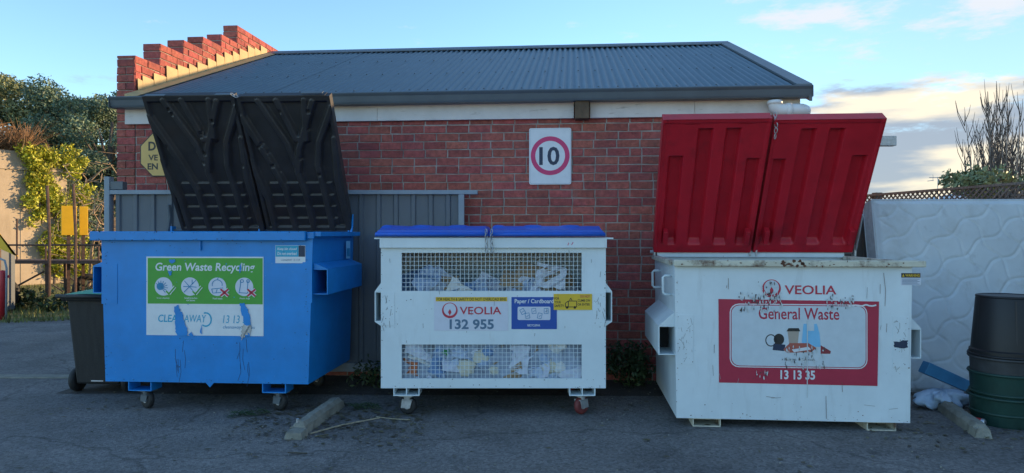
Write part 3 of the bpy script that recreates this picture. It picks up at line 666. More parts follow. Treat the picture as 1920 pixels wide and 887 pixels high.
MB().tube([(-.31, -.365, .95), (.31, -.365, .95)], .02, 8).build('lid_lip', m_binbody, E, smooth=True)
MB().tube([(-.22, .40, .93), (.22, .40, .93)], .018, 8).build('handle', m_binbody, E)
for s in (-1, 1):
    o = MB().lathe([(.0, -.03), (.09, -.03), (.115, -.022), (.118, 0), (.115, .022), (.09, .03), (0, .03)], 22, axis='x').build('wheel', m_rubber, E, (s * .265, -.12, .118), smooth=True)
    MB().lathe([(.0, -.036), (.05, -.034), (.055, .0), (.05, .034), (0, .036)], 14, axis='x').build('hub', m_binbody, o)
MB().tube([(-.27, -.12, .118), (.27, -.12, .118)], .012, 8).build('axle', m_galv, E)
MB().box(-.06, .06, -.226, -.2, .118, .128).build('plate', m_white, E)

# ================================================================== FRONT LIFT BINS
def castor(parent, x, y, zt, r=.085, turn=0., wm=m_rubber, plate=m_galv):
    c = empty('castor', (x, y, 0), turn); c.parent = parent
    MB().box(-.06, .06, -.06, .06, zt - .012, zt).build('plate', plate, c)
    mb = MB(); mb.lathe([(.035, zt - .05), (.035, zt - .012)], 12)
    for s in (-1, 1): mb.hexa([(s*.034-.004, -.03, r-.02), (s*.034+.004, -.03, r-.02), (s*.034+.004, .05, r-.02), (s*.034-.004, .05, r-.02), (s*.034-.004, -.05, zt-.045), (s*.034+.004, -.05, zt-.045), (s*.034+.004, .04, zt-.045), (s*.034-.004, .04, zt-.045)])
    mb.box(-.038, .038, -.05, .04, zt - .05, zt - .04); fixn(mb.build('fork', plate, c))
    MB().lathe([(0, -.024), (r*.8, -.024), (r*.97, -.016), (r, 0), (r*.97, .016), (r*.8, .024), (0, .024)], 24, (0, 0, r), 'x').build('wheel', wm, c, smooth=True)
    MB().lathe([(0, -.027), (r*.4, -.027), (r*.45, .0), (r*.4, .027), (0, .027)], 14, (0, 0, r), 'x').build('hub', m_galv, c)
def channel(parent, x, y0, y1, z0, z1, w, m):
    t = .008; mb = MB().box(x - w/2, x + w/2, y0, y1, z1 - t, z1).box(x - w/2, x + w/2, y0, y1, z0, z0 + t).box(x - w/2, x - w/2 + t, y0, y1, z0 + t, z1 - t).box(x + w/2 - t, x + w/2, y0, y1, z0 + t, z1 - t)
    return mb.build('skid', m, parent)
def sleeve(parent, s, xw, y0, y1, z0, z1, w, m, gus=.09):
    t = .008; xa, xb = (xw, xw + w) if s > 0 else (xw - w, xw)
    mb = MB().box(xa, xb, y0, y1, z1 - t, z1).box(xa, xb, y0, y1, z0, z0 + t)
    xo = xb - t if s > 0 else xa; mb.box(xo, xo + t, y0, y1, z0 + t, z1 - t)
    o = mb.build('fork_sleeve', m, parent)
    xi = xw; xo = xw + s * w
    for yy in (y0 + .004, y1 - .012):   # gussets above and below
        MB().prism([(xi, yy, z1 + gus), (xo, yy, z1 + .001), (xi, yy, z1 + .001)], (0, .008, 0)).build('gusset', m, parent)
    fixn(MB().hexa([(xi, y0, z1 + .001), (xo, y0, z1 + .001), (xo, y1, z1 + .001), (xi, y1, z1 + .001), (xi, y0, z1 + gus), (xi + s*.004, y0, z1 + gus), (xi + s*.004, y1, z1 + gus), (xi, y1, z1 + gus)]).build('sleeve_cap', m, parent))
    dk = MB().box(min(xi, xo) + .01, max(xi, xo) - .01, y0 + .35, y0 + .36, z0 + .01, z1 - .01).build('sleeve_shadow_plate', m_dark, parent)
    return o
def open_body(parent, wb, wt, D, z0, z1, m, t=.006):
    hb, ht = wb / 2, wt / 2; mb = MB()
    q = lambda x0, x1, a, b: None
    mb.hexa([(-hb, 0, z0), (hb, 0, z0), (hb, t, z0), (-hb, t, z0), (-ht, 0, z1), (ht, 0, z1), (ht, t, z1), (-ht, t, z1)])
    mb.hexa([(-hb, D - t, z0), (hb, D - t, z0), (hb, D, z0), (-hb, D, z0), (-ht, D - t, z1), (ht, D - t, z1), (ht, D, z1), (-ht, D, z1)])
    for s in (-1, 1): mb.hexa([(s*hb - t*(s > 0), t, z0), (s*hb + t*(s < 0), t, z0), (s*hb + t*(s < 0), D - t, z0), (s*hb - t*(s > 0), D - t, z0), (s*ht - t*(s > 0), t, z1), (s*ht + t*(s < 0), t, z1), (s*ht + t*(s < 0), D - t, z1), (s*ht - t*(s > 0), D - t, z1)])
    mb.box(-hb + t, hb - t, t, D - t, z0, z0 + t)
    return fixn(mb.build('body', m, parent))
def chain(parent, pts, m=None, r=.011, name='chain'):
    mb = MB(); pts = [Vector(p) for p in pts]
    for a, b in zip(pts[:-1], pts[1:]):
        L = (b - a).length; n = max(1, int(L / (r * 2.6)))
        t = (b - a).normalized(); s1 = t.orthogonal().normalized(); s2 = t.cross(s1)
        for i in range(n):
            c = a.lerp(b, (i + .5) / n); u = s1 if i % 2 else s2
            mb.tube([c + t * (r*1.7*math.cos(w)) + u * (r*math.sin(w)) for w in np.linspace(0, 2*math.pi, 10, endpoint=False)], r * .30, 5, closed=True)
    return mb.build(name, m or m_galv, parent, smooth=True)

# ---- lids -------------------------------------------------------------------
def lid_half(parent, name, x0, w, L, hinge, lean, hf, m, nu=130, nv=190, thick=.035):
    """ribbed inner face as a height field, plain outer face; hinge at z=0, turned up by `lean` from vertical"""
    mb = MB(); 
    mb.grid(lambda u, v: (x0 + w * u, -hf(u, v), L * v), nu, nv)
    n1 = len(mb.v); mb.grid(lambda u, v: (x0 + w * u, thick + .012 * math.sin(math.pi * u) * math.sin(math.pi * v), L * v), 8, 8, flip=True)
    # side skirts
    for a, b in (((0, 0), (1, 0)), ((1, 0), (1, 1)), ((1, 1), (0, 1)), ((0, 1), (0, 0))):
        mb.poly([(x0 + w*a[0], -hf(*a), L*a[1]), (x0 + w*b[0], -hf(*b), L*b[1]), (x0 + w*b[0], thick, L*b[1]), (x0 + w*a[0], thick, L*a[1])][::-1])
    return mb.build(name, m, parent, hinge, (lean, 0, 0), smooth=True)
def ss(a, b, x): t = min(1, max(0, (x - a) / (b - a))); return t * t * (3 - 2 * t)
def red_h(mirror):
    chans = [(.07, .22, .05, .74), (.33, .48, .05, .93), (.59, .74, .05, .93), (.82, .95, .05, .72)]
    def h(u, v):
        if mirror: u = 1 - u
        d = 0.
        for a, b, c, e in chans:
            d = max(d, ss(a, a + .035, u) * (1 - ss(b - .012, b, u)) * ss(c, c + .045, v) * (1 - ss(e - .008, e, v)))
        brd = .012 * (1 - ss(.02, .035, min(u, 1 - u))) + .01 * ss(.965, .975, v)
        return .062 - .060 * d + brd
    return h
def black_h(mirror):
    ribs = [[(.10, 0), (.09, .25), (-.02, .55)], [(.34, 0), (.32, .32), (.20, .55), (.0, .86)], [(.56, 0), (.54, .30), (.50, .45), (.56, .62), (.80, .96)], [(.78, 0), (.76, .30), (.74, .5), (.80, .68), (1.0, .92)], [(.42, .97), (.55, .70), (.66, .70), (.72, .97)], [(.22, .97), (.45, .66), (.5, .5)], [(.97, .0), (.93, .4), (.97, .7)]]
    holes = [(rnd.uniform(.08, .92), rnd.uniform(.42, .93)) for _ in range(18)]
    def seg(p, a, b):
        ax, ay, bx, by = a[0], a[1]*1.5, b[0], b[1]*1.5; px, py = p[0], p[1]*1.5
        t = max(0, min(1, ((px-ax)*(bx-ax) + (py-ay)*(by-ay)) / max(1e-9, (bx-ax)**2 + (by-ay)**2)))
        return math.hypot(px - ax - t*(bx-ax), py - ay - t*(by-ay))
    def h(u, v):
        if mirror: pass
        d = 9.
        for r_ in ribs:
            for a, b in zip(r_[:-1], r_[1:]): d = min(d, seg((u, v), a, b))
        rib = 1 - ss(.020, .055, d)
        z = .045 * rib
        if v < .37 and .14 < u < .86: z = max(z, .024 * ((v / .0925) % 1.0) * (1 if v > .02 else 0))
        for a, b in holes:
            if abs(u - a) < .018 and abs(v - b) < .013: z -= .02
        brd = .034 * max(1 - ss(.035, .05, min(u, 1 - u)), ss(.955, .965, v), 1 - ss(.02, .03, v))
        return max(z, brd) + .012
    return h

# ---- blue bin ---------------------------------------------------------------
BS = 216.; bcx = 386
def bx_(px): return (px - bcx) / BS
def bz_(py): return EYE - (py - 437) / BS
BB = empty('blue_skip_bin', ((bcx - 960) / BS, F / BS, 0), R(-4.0)); tag(BB, 'blue steel front lift bin with raised black lids and green waste sticker', 'skip bin')
BD = 1.2; z0, z1 = .25, 1.545
open_body(BB, 1.82, 1.9, BD, z0, z1, m_bluep)
MB().box(-1.02, .90, -.055, -.001, 1.485, 1.565).box(.902, .965, -.02, -.001, 1.50, 1.56).build('rim', m_bluep, BB, bev=.006)
for s in (-1, 1): MB().box(s*.985 - .035, s*.985 + .035, .0, BD, 1.52, 1.562).build('side_rim', m_bluep, BB, bev=.005)
sleeve(BB, 1, .945, .03, BD - .12, 1.02, 1.24, .125, m_bluep, .05); sleeve(BB, -1, -.945, .03, BD - .12, 1.02, 1.26, .10, m_bluep, .04)
MB().box(.86, .943, -.004, -.0005, .95, 1.30).build('corner_plate', m_bluep, BB); MB().box(-.943, -.80, -.004, -.0005, .93, 1.28).build('corner_plate', m_bluep, BB)
MB().tube([(-.045, -.012, 1.485), (-.045, -.014, 1.43)], .008, 6).box(-.052, -.038, -.02, -.004, 1.40, 1.43).build('hook', m_bluep, BB)
for x in (bx_(257), bx_(517)):
    for yy, yb in ((.0, .17), (BD - .25, BD - .02)):
        MB().box(x - .105, x - .097, yy, yb, .17, .248).box(x + .097, x + .105, yy, yb, .17, .248).box(x - .096, x + .096, yy, yb, .17, .178).build('castor_bracket', m_bluep, BB)
        castor(BB, x + .02, (yy + yb) / 2, .168, .083, R(62), m_rubber, m_trim)
MB().prism([(.0, .0, .249), (.07, .0, .249), (.035, 0, .21)], (0, .01, 0)).build('lug', m_bluep, BB)
# big sticker
st = rect('recycling_sticker', -.535, .515, .66, 1.345, -.003, k_white, BB, .002); st['label'] = 'torn green and white recycling sticker'
rect('green_field', -.522, .508, .935, 1.333, -.0045, k_green, st, .001)
lettering('Green Waste Recycling', -.452, .44, 1.20, 1.292, -.0055, k_white, st, bold=.02, shear=.12)
for i, cx in enumerate((-.378, -.14, .105, .345)):
    cz = 1.085
    disc('icon_disc', cx, cz, .080, -.0055, k_lilac, st, .0008)
    ln = []
    if i == 0:
        for k in range(9): a = R(-50 + k * 24); ln.append([(cx - .02, cz - .01), (cx - .02 + .06*math.cos(a), cz - .01 + .06*math.sin(a))])
        disc('icon_tuft', cx - .03, cz, .033, -.0068, k_teal, st, .0006, 11)
    elif i == 1:
        ln = [[(cx + .05, cz - .06), (cx - .05, cz + .05)], [(cx - .055, cz - .05), (cx + .055, cz + .055)], [(cx - .01, cz), (cx - .06, cz + .0)], [(cx + .02, cz + .02), (cx + .02, cz + .06)], [(cx, cz), (cx + .06, cz - .005)]]
    elif i == 2:
        ln = [[(cx + .045*math.cos(a), cz + .02 + .04*math.sin(a)) for a in np.linspace(-.3, 3.5, 12)], [(cx - .05, cz - .02), (cx + .05, cz - .01), (cx + .03, cz - .05), (cx - .04, cz - .055), (cx - .05, cz - .02)], [(cx, cz - .02), (cx - .01, cz - .05)], [(cx, cz + .06), (cx + .01, cz + .08)]]
    else:
        ln = [[(cx - .03, cz + .06), (cx - .035, cz + .0), (cx - .045, cz - .05), (cx + .03, cz - .055), (cx + .03, cz), (cx + .035, cz + .055)], [(cx - .02 + .014*math.cos(a), cz + .05 + .014*math.sin(a)) for a in np.linspace(0, 6.3, 9)], [(cx + .035 + .014*math.cos(a), cz + .05 + .014*math.sin(a)) for a in np.linspace(0, 6.3, 9)]]
    strokes('icon_lines', ln, .006, -.0072, k_teal, st)
    mk = [(cx + .025, cz - .04), (cx + .05, cz - .065), (cx + .105, cz + .0)] if i < 2 else None
    if mk: strokes('tick_edge', [mk], .028, -.0078, k_white, st); strokes('tick', [mk], .014, -.0086, k_green, st)
    else:
        q = [[(cx + .03, cz - .08), (cx + .10, cz - .02)], [(cx + .03, cz - .02), (cx + .10, cz - .08)]]
        strokes('cross_edge', q, .03, -.0078, k_white, st); strokes('cross', q, .017, -.0086, k_red, st)
for t_, a, b, zz in (('Grass clippings', -.44, -.325, .975), ('Small branches', -.19, -.075, .978), ('and leaves', -.172, -.095, .958), ('Food waste', .065, .15, .975), ('Plastic bags', .305, .395, .975)):
    lettering(t_, a, b, zz, zz + .016, -.0055, k_white, st, bold=.01)
lettering('CLEAN', -.428, -.20, .775, .84, -.0045, k_cyan, st, bold=.015, shear=.15); lettering('AWAY', -.195, .005, .775, .84, -.0045, k_cyan, st, shear=.15)
strokes('logo_arc', [[(-.0 + .05*math.cos(a), .80 + .058*math.sin(a)) for a in np.linspace(-2.2, 1.9, 18)]], .013, -.0045, k_cyan, st)
lettering('13 13 39', .155, .40, .77, .838, -.0045, k_cyan, st, shear=.15); lettering('cleanaway.com.au', .155, .44, .715, .75, -.0045, k_teal, st, shear=.15)
def blob(name, outline, y, m, parent, jit=.006, n=5):
    pts = []
    for (a, b) in zip(outline, outline[1:] + outline[:1]):
        for k in range(n): u = k / n; pts.append((a[0] + (b[0]-a[0])*u + rnd.uniform(-jit, jit), a[1] + (b[1]-a[1])*u + rnd.uniform(-jit, jit)))
    return shape(name, pts, y, m, parent)
blob('torn_patch', [(-.285, .91), (-.245, .93), (-.215, .86), (-.165, .72), (-.16, .655), (-.25, .655), (-.275, .72), (-.27, .82)], -.0098, m_bluep, st)
blob('torn_patch', [(.305, .94), (.35, .945), (.385, .87), (.405, .80), (.40, .66), (.32, .655), (.345, .78), (.325, .86)], -.0098, m_bluep, st)
blob('torn_patch', [(-.33, 1.315), (-.275, 1.322), (-.265, 1.305), (-.30, 1.285), (-.315, 1.295)], -.0098, m_bluep, st, .004, 3); blob('torn_patch', [(-.335, 1.215), (-.30, 1.222), (-.305, 1.185), (-.325, 1.18)], -.0098, m_bluep, st, .004, 3)
blob('torn_patch', [(-.155, .665), (-.13, .69), (-.10, .656)], -.0098, m_bluep, st, .003, 3); blob('torn_patch', [(.30, 1.24), (.318, 1.30), (.325, 1.24), (.31, 1.20)], -.0098, m_bluep, st, .004, 3); blob('torn_patch', [(-.05, .69), (-.035, .76), (-.03, .67)], -.0098, m_bluep, st, .003, 3)
blob('adhesive_residue', [(.325, .75), (.40, .76), (.395, .69), (.33, .635), (.315, .66)], -.0104, m_galv, st, .012, 6)
sc_ = []
for cx, top in ((-.235, .65), (.345, .64)):
    for k in range(7):
        x = cx + rnd.uniform(-.05, .05); z = top - rnd.uniform(0, .25); l = rnd.uniform(.06, .22); sc_.append([(x, z), (x + rnd.uniform(-.01, .01), z - l*.5), (x + rnd.uniform(-.03, .02), z - l)])
stuff(strokes('scratches', sc_, .0035, -.001, flat('scratch_navy', (.008, .035, .10)), BB))
s2 = rect('notice_sticker', bx_(520), bx_(577), bz_(493), bz_(460), -.003, k_white, BB, .002)
rect('notice_field', bx_(520.6), bx_(564), bz_(481), bz_(460.5), -.0042, k_cyan, s2, .001); rect('notice_field', bx_(564.3), bx_(576.4), bz_(481), bz_(460.5), -.0042, k_navy, s2, .001)
lettering('Keep bin closed', bx_(524), bx_(561), bz_(470), bz_(464), -.005, k_white, s2, .02, .15); lettering('Do not overload', bx_(524), bx_(561), bz_(478), bz_(472), -.005, k_white, s2, .02, .15)
lettering('CLEANAWAY', bx_(531), bx_(552), bz_(489), bz_(485), -.004, k_slate, s2); lettering('13 13 39', bx_(555), bx_(567), bz_(489), bz_(485), -.004, k_slate, s2)
# lids (hinged at the back, propped half open over the bin)
LZ, LY = 1.60, BD - .06
lean = math.atan2(.70, 1.23)
def lidset(root, xl, xr, hz, hy, L, le, hfun, m, nm, gap=.012):
    mid = (xl + xr) / 2
    a = lid_half(root, nm, xl, mid - xl - gap, L, (0, hy, hz), le, hfun(False), m); b = lid_half(root, nm, mid + gap, xr - mid - gap, L * .985, (0, hy, hz + .005), le, hfun(True), m); return a, b
la, lb = lidset(BB, -.82, .96, LZ, LY, 1.43, lean, black_h, m_black, 'lid')
for o, xx in ((la, -.385), (lb, .52)):
    MB().box(xx - .40, xx + .40, -.047, .036, 1.405 if o is la else 1.385, 1.437 if o is la else 1.417).build('lid_edge', m_black, o, bev=.006)
for o, a, b in ((la, -.80, -.60), (la, -.12, .04), (lb, .70, .90)): MB().box(a, b, -.050, .0, 1.432, 1.440).build('lid_handle', m_trim, o, bev=.004)
MB().tube([(-.95, LY, LZ - .02), (.97, LY, LZ - .02)], .014, 8).build('hinge_rod', m_trim, BB)
for x in (-.93, .0, .93): MB().box(x - .008, x + .008, LY - .05, LY + .03, 1.50, LZ + .02).build('hinge_bracket', m_bluep, BB)
MB().tube([(.95, LY - .05, 1.50), (.965, LY - .04, 1.62), (.975, LY - .05, 1.74)], [.012, .012, .008], 6).build('lid_stop', m_bluep, BB)
MB().tube([(-.99, LY, 1.56), (-.93, LY - .06, 1.72), (-.91, LY - .12, 1.84)], .018, 6).build('lid_stay', m_trim, BB)
tg = rect('hanging_tag', .0, .07, 0, .17, 0, k_sky, BB, .002); tg.location = (.972, BD - .32, 1.30); tg.rotation_euler = (0, 0, R(75)); rect('tag_field', .008, .062, .02, .10, -.002, k_teal, tg, .001)
chain(BB, [(.04, LY - .76, 2.83), (.11, LY - .77, 2.80)], r=.014)

# ---- white paper bin --------------------------------------------------------
MS = 222.; mcx = 925
def mx_(px): return (px - mcx) / MS
def mz_(py): return EYE - (py - 437) / MS
WB = empty('paper_recycling_bin', ((mcx - 960) / MS, F / MS, 0), 0); tag(WB, 'white steel paper bin with wire mesh windows and blue lid', 'skip bin')
MDp = 1.15; hw = .95; z0, z1 = mz_(728), mz_(446)
wx0, wx1 = mx_(753), mx_(1091); wins = [(mz_(546), mz_(474)), (mz_(710), mz_(646))]
mb = MB(); t = .006
mb.box(-hw, wx0, 0, t, z0, z1).box(wx1, hw, 0, t, z0, z1).box(wx0, wx1, 0, t, z0, wins[1][0]).box(wx0, wx1, 0, t, wins[1][1], wins[0][0]).box(wx0, wx1, 0, t, wins[0][1], z1)
mb.box(-hw, hw, MDp - t, MDp, z0, z1).box(-hw, -hw + t, t, MDp - t, z0, z1).box(hw - t, hw, t, MDp - t, z0, z1).box(-hw + t, hw - t, t, MDp - t, z0, z0 + t)
mb.build('body', m_whitep, WB)
MB().box(-hw - .005, hw + .005, -.035, -.0005, mz_(465), z1 + .002).build('rim', m_whitep, WB, bev=.005)
MB().box(-hw - .05, -hw - .006, -.03, MDp, z1 - .01, z1 + .002).box(hw + .006, hw + .06, -.03, MDp, z1 - .01, z1 + .002).build('side_rim', m_whitep, WB)
for (a, b) in wins:
    wmesh = MB(); nx = 43; nzz = 9 if b - a > .3 else 8
    for i in range(nx + 1): x = wx0 + (wx1 - wx0) * i / nx; wmesh.tube([(x, .010, a - .005), (x, .010, b + .005)], .0026, 4)
    for j in range(nzz + 1): z = a + (b - a) * j / nzz; wmesh.tube([(wx0 - .005, .016, z), (wx1 + .005, .0155, z)], .0026, 4)
    wmesh.build('wire_mesh', m_whitep, WB)
# fork sleeves with slanted hoods
for s in (-1, 1):
    sleeve(WB, s, s * (hw + .001), .02, MDp - .1, mz_(604), mz_(547), .055, m_whitep, .07)
    fixn(MB().prism([(s*(hw+.001), .02, mz_(604)), (s*(hw+.055), .02, mz_(604)), (s*(hw+.001), .02, mz_(612))], (0, MDp - .12, 0)).build('gusset', m_whitep, WB))
    MB().box(s*.89 - .055, s*.89 + .055, -.004, -.0005, mz_(610), mz_(548)).build('corner_plate', m_whitep, WB)
for x, tr, wmt in ((mx_(762), R(78), m_galv), (mx_(1092), R(-48), m_wheelred)):
    for yy, yb in ((.0, .17), (MDp - .25, MDp - .02)):
        MB().box(x - .11, x - .102, yy, yb, z0 - .065, z0 - .001).box(x + .102, x + .11, yy, yb, z0 - .065, z0 - .001).box(x - .1015, x + .1015, yy, yb, z0 - .065, z0 - .057).box(x - .004, x + .004, yy, yb, z0 - .056, z0 - .001).build('castor_bracket', m_whitep, WB)
        castor(WB, x, (yy + yb) / 2, z0 - .067, .078, tr, m_rubber if wmt is m_galv else wmt, m_galv)
# lid: two ribbed halves lying closed
for i, (a, b) in enumerate(((mx_(705), mx_(916)), (mx_(917.2), mx_(1134)))):
    def fz(u, v, a=a, b=b):
        e = min(u, 1 - u) * (b - a); f_ = v * 1.2
        hgt = .055 + .035 * ss(0, .22, f_) ; hgt *= .35 + .65 * ss(0, .03, e)
        hgt += .010 * ss(.12, .16, f_) * max(0, math.sin(2 * math.pi * (u * 3.0 + .1))) ** .5 * ss(.02, .06, e)
        return (a + (b - a) * u, -.05 + f_, z1 + .012 + hgt)
    l = MB().grid(fz, 60, 30); 
    for q in range(60):
        p0, p1 = fz(q/60, 0), fz((q+1)/60, 0); l.poly([(p0[0], p0[1], z1 + .012), (p1[0], p1[1], z1 + .012), p1, p0])
    for uu in (0, 1):
        for q in range(30):
            p0, p1 = fz(uu, q/30), fz(uu, (q+1)/30); l.poly([(p0[0], p0[1], z1 + .012), (p1[0], p1[1], z1 + .012), p1, p0])
    lo = l.build('lid', m_bluepl, WB, smooth=False)
    MB().tube([(a + .005, -.055, z1 + .03), (b - .005, -.055, z1 + .03)], .016, 8).build('lid_lip', m_bluepl, lo, smooth=True)
for x in (mx_(912), mx_(922)): chain(WB, [(x, -.078, mz_(430)), (x + .004, -.046, mz_(474))], r=.013)
# stickers
s1 = rect('company_sticker', mx_(814), mx_(953), mz_(620), mz_(556), -.003, k_lilac, WB, .002)
rect('yellow_strip', mx_(817), mx_(951), mz_(565), mz_(557), -.0042, k_yell, s1, .001)
lettering('FOR HEALTH & SAFETY DO NOT OVERLOAD BINS', mx_(819), mx_(949), mz_(563.8), mz_(558.2), -.005, k_black, s1, .01)
def veolia(parent, cx, cz, r, y, tx0, tx1, tz0, tz1, m=k_red, bgm=k_lilac):
    disc('logo_ring', cx, cz, r, y, m, parent, .0008, 36); disc('logo_inner', cx, cz + r * .12, r * .80, y - .0012, bgm, parent, .0008, 32)
    shape('logo_drop', [(cx, cz + r*.18), (cx + r*.17, cz - r*.1), (cx + r*.2, cz - r*.28), (cx + r*.1, cz - r*.45), (cx, cz - r*.66), (cx - r*.1, cz - r*.45), (cx - r*.2, cz - r*.28), (cx - r*.17, cz - r*.1)][::-1], y - .0024, m, parent)
    lettering('VEOLIA', tx0, tx1, tz0, tz1, y - .0008, m, parent, .012)
veolia(s1, mx_(843.5), mz_(582), .066, -.0042, mx_(862), mx_(940), mz_(589.5), mz_(575))
lettering('132 955', mx_(843), mx_(926), mz_(617.5), mz_(598.5), -.0042, k_slate, s1, .03)
s3 = rect('cardboard_sticker', mx_(959), mx_(1044), mz_(617), mz_(557), -.003, k_blue, WB, .002)
lettering('Paper / Cardboard', mx_(965), mx_(1038), mz_(571), mz_(560.5), -.004, k_white, s3, .02)
rect('picture_panel', mx_(970.5), mx_(1032), mz_(600), mz_(575), -.0042, k_lilac, s3, .001, .012)
ic = []
for (cx, cz, a) in ((980, 584, .5), (1001, 583, .1), (1024, 583, 0), (989, 592, .2), (1012, 592, -.2)):
    x, z = mx_(cx), mz_(cz); w_, h_ = .017, .022; c_, s_ = math.cos(a), math.sin(a)
    q = [(-w_, -h_), (w_, -h_), (w_, h_), (-w_, h_), (-w_, -h_)]; ic.append([(x + p[0]*c_ - p[1]*s_, z + p[0]*s_ + p[1]*c_) for p in q]); ic.append([(x - .008, z - .008), (x + .01, z + .005)])
strokes('picture_lines', ic, .004, -.0056, k_teal, s3); lettering('RECYCLEPAK', mx_(989), mx_(1013), mz_(612), mz_(608), -.004, k_white, s3, .02)
s4 = rect('safety_sticker', mx_(1038), mx_(1110), mz_(581), mz_(551), -.006, k_yell, WB, .002)
for i, w_ in enumerate(('FOR', 'YOUR', 'SAFETY')): lettering(w_, mx_(1039.5), mx_(1039.5 + (9, 12, 18)[i]), mz_(562 + 6.8*i), mz_(557.3 + 6.8*i), -.0068, k_black, s4, .015)
lettering('DO NOT', mx_(1088), mx_(1106), mz_(558), mz_(553.5), -.0068, k_red, s4, .015); lettering('CLIMB ON', mx_(1083), mx_(1106), mz_(565.5), mz_(561), -.0068, k_black, s4, .015); lettering('OR ENTER', mx_(1083), mx_(1106), mz_(573), mz_(568.5), -.0068, k_black, s4, .015)
x, z = mx_(1070), mz_(571)
strokes('truck_drawing', [[(x-.045, z-.02), (x-.045, z+.012), (x-.02, z+.03), (x+.05, z+.03), (x+.05, z-.02), (x-.045, z-.02)], [(x-.02, z+.03), (x-.02, z-.02)], [(x-.01, z+.035), (x+.0, z+.055), (x+.012, z+.035)]], .006, -.0068, k_black, s4)
for q in (-.03, .035): disc('truck_wheel', x + q, z - .024, .011, -.0068, k_black, s4, .0005, 12)
ln = []
for k in range(26): a, b = rnd.uniform(-.92, .92), rnd.uniform(z0 + .02, z1 - .1); l = rnd.uniform(.01, .05); ln.append([(a, b), (a + rnd.uniform(-.006, .006), b - l)])
for s in (-.90, .905):
    for k in range(9): a, b = s + rnd.uniform(-.045, .045), rnd.uniform(mz_(612), mz_(550)); ln.append([(a, b), (a + rnd.uniform(-.02, .02), b - rnd.uniform(.01, .07))])
stuff(strokes('scratches', ln, .0028, -.0062, flat('scratch_grey', (.16, .16, .16)), WB))
strokes('pen_marks', [[(mx_(1064), mz_(460)), (mx_(1066), mz_(455))], [(mx_(1071), mz_(459)), (mx_(1074), mz_(454))]], .006, -.0358, k_pink, WB)
# paper and cardboard inside
def heap(u, v):
    x = -hw + .02 + (2*hw - .04) * u; y = .06 + (MDp - .1) * v
    return (x, y, z0 + .55 + .10 * math.sin(3.1*x + 1) + .07 * math.sin(8*x + 3*y) + .05 * rnd.uniform(-1, 1) + .15 * v)
hp = MB().grid(heap, 40, 16)
for q in range(40):
    p0, p1 = heap(q/40, 0), heap((q+1)/40, 0); p0 = hp.v[q]; p1 = hp.v[q+1]; hp.poly([(p0[0], p0[1], z0 + .01), (p1[0], p1[1], z0 + .01), p1, p0])
ho = stuff(tag(hp.build('paper_heap', mat('mixed_paper', (.30, .36, .46), .8, .5, 7, .4, 20), None, WB.location), 'mass of waste paper filling the white mesh bin', 'paper'))
pap = [(.60, .64, .74), (.44, .53, .68), (.70, .70, .68), (.16, .28, .50), (.33, .43, .60), (.56, .60, .72)]
pm_ = [mat('paper_%s' % n, c, .8, .1, 9, .4, 30) for n, c in zip(('lilac', 'pale_blue', 'white', 'blue', 'grey_blue', 'cool_white'), pap)]
cardm = mat('brown_cardboard', (.34, .24, .15), .85, .15, 6); cream_ = mat('cream_paper', (.62, .58, .46), .8, .1, 8, .4, 25); orange_ = mat('orange_card', (.50, .16, .07), .7, .1, 6); greenm = mat('green_card', (.05, .30, .10), .7, .1, 6)
def crumple(sz, n, amp, seed, ball=False):
    r = random.Random(seed); mb = MB()
    if ball:
        N1, N2 = 10, 7
        for j in range(N2 + 1):
            for i in range(N1):
                a = 2*math.pi*i/N1; b = math.pi*j/N2; q = sz * r.uniform(.7, 1.1); mb.v.append((q*math.sin(b)*math.cos(a), .6*q*math.sin(b)*math.sin(a), .8*q*math.cos(b)))
        for j in range(N2):
            for i in range(N1): mb.f.append((j*N1+i, j*N1+(i+1) % N1, (j+1)*N1+(i+1) % N1, (j+1)*N1+i))
    else:
        k1, k2 = r.uniform(-1, 1), r.uniform(-1, 1)
        for j in range(n + 1):
            for i in range(n + 1): u, v = i/n - .5, j/n - .5; mb.v.append((sz*1.35*u + r.uniform(-1, 1)*amp*.4, amp*(k1*u*4 + k2*v*3 + r.uniform(-1, 1)) + .02*math.sin(5*u*k2+v*4), sz*v + r.uniform(-1, 1)*amp*.4))
        for j in range(n):
            for i in range(n): a = j*(n+1)+i; mb.f.append((a, a+1, a+n+2, a+n+1))
    return mb
pl_lab = {'sheet': 'crumpled pale paper sheet pressed against the wire mesh', 'ball': 'scrunched paper ball inside the white mesh bin', 'card': 'brown cardboard piece inside the white mesh bin', 'cream': 'cream paper bag behind the lower wire mesh', 'orange': 'orange card at the end of the lower wire mesh', 'green': 'small green card scrap behind the lower wire mesh'}
def paper(kind, m, x, z, y, sz, seed, ry=0, rx=0):
    b = kind in ('ball', 'cream'); mbp = crumple(sz, 5, .02, seed, b); rot = Matrix.Rotation(rnd.uniform(-.4, .4), 3, 'Z') @ Matrix.Rotation(ry, 3, 'Y') @ Matrix.Rotation(rx, 3, 'X'); vv = []
    for p_ in mbp.v:          # keep every piece inside the steel walls
        p_ = rot @ Vector(p_); vv.append((min(max(p_.x, -.92 - x), .92 - x), max(p_.y, .026 + rnd.uniform(0, .006) - y), max(p_.z, .275 - z)))
    mbp.v = vv; me = mbp.mesh('paper'); o = mkobj({'sheet': 'paper_sheet', 'ball': 'paper_ball', 'card': 'cardboard_piece', 'cream': 'paper_bag', 'orange': 'orange_card', 'green': 'green_card'}[kind], me, m, None, (WB.location.x + x, WB.location.y + y, z))
    return tag(o, lab_for(kind, m, z), 'paper' if kind != 'card' else 'cardboard', 'waste paper: ' + kind)
sd_ = 100
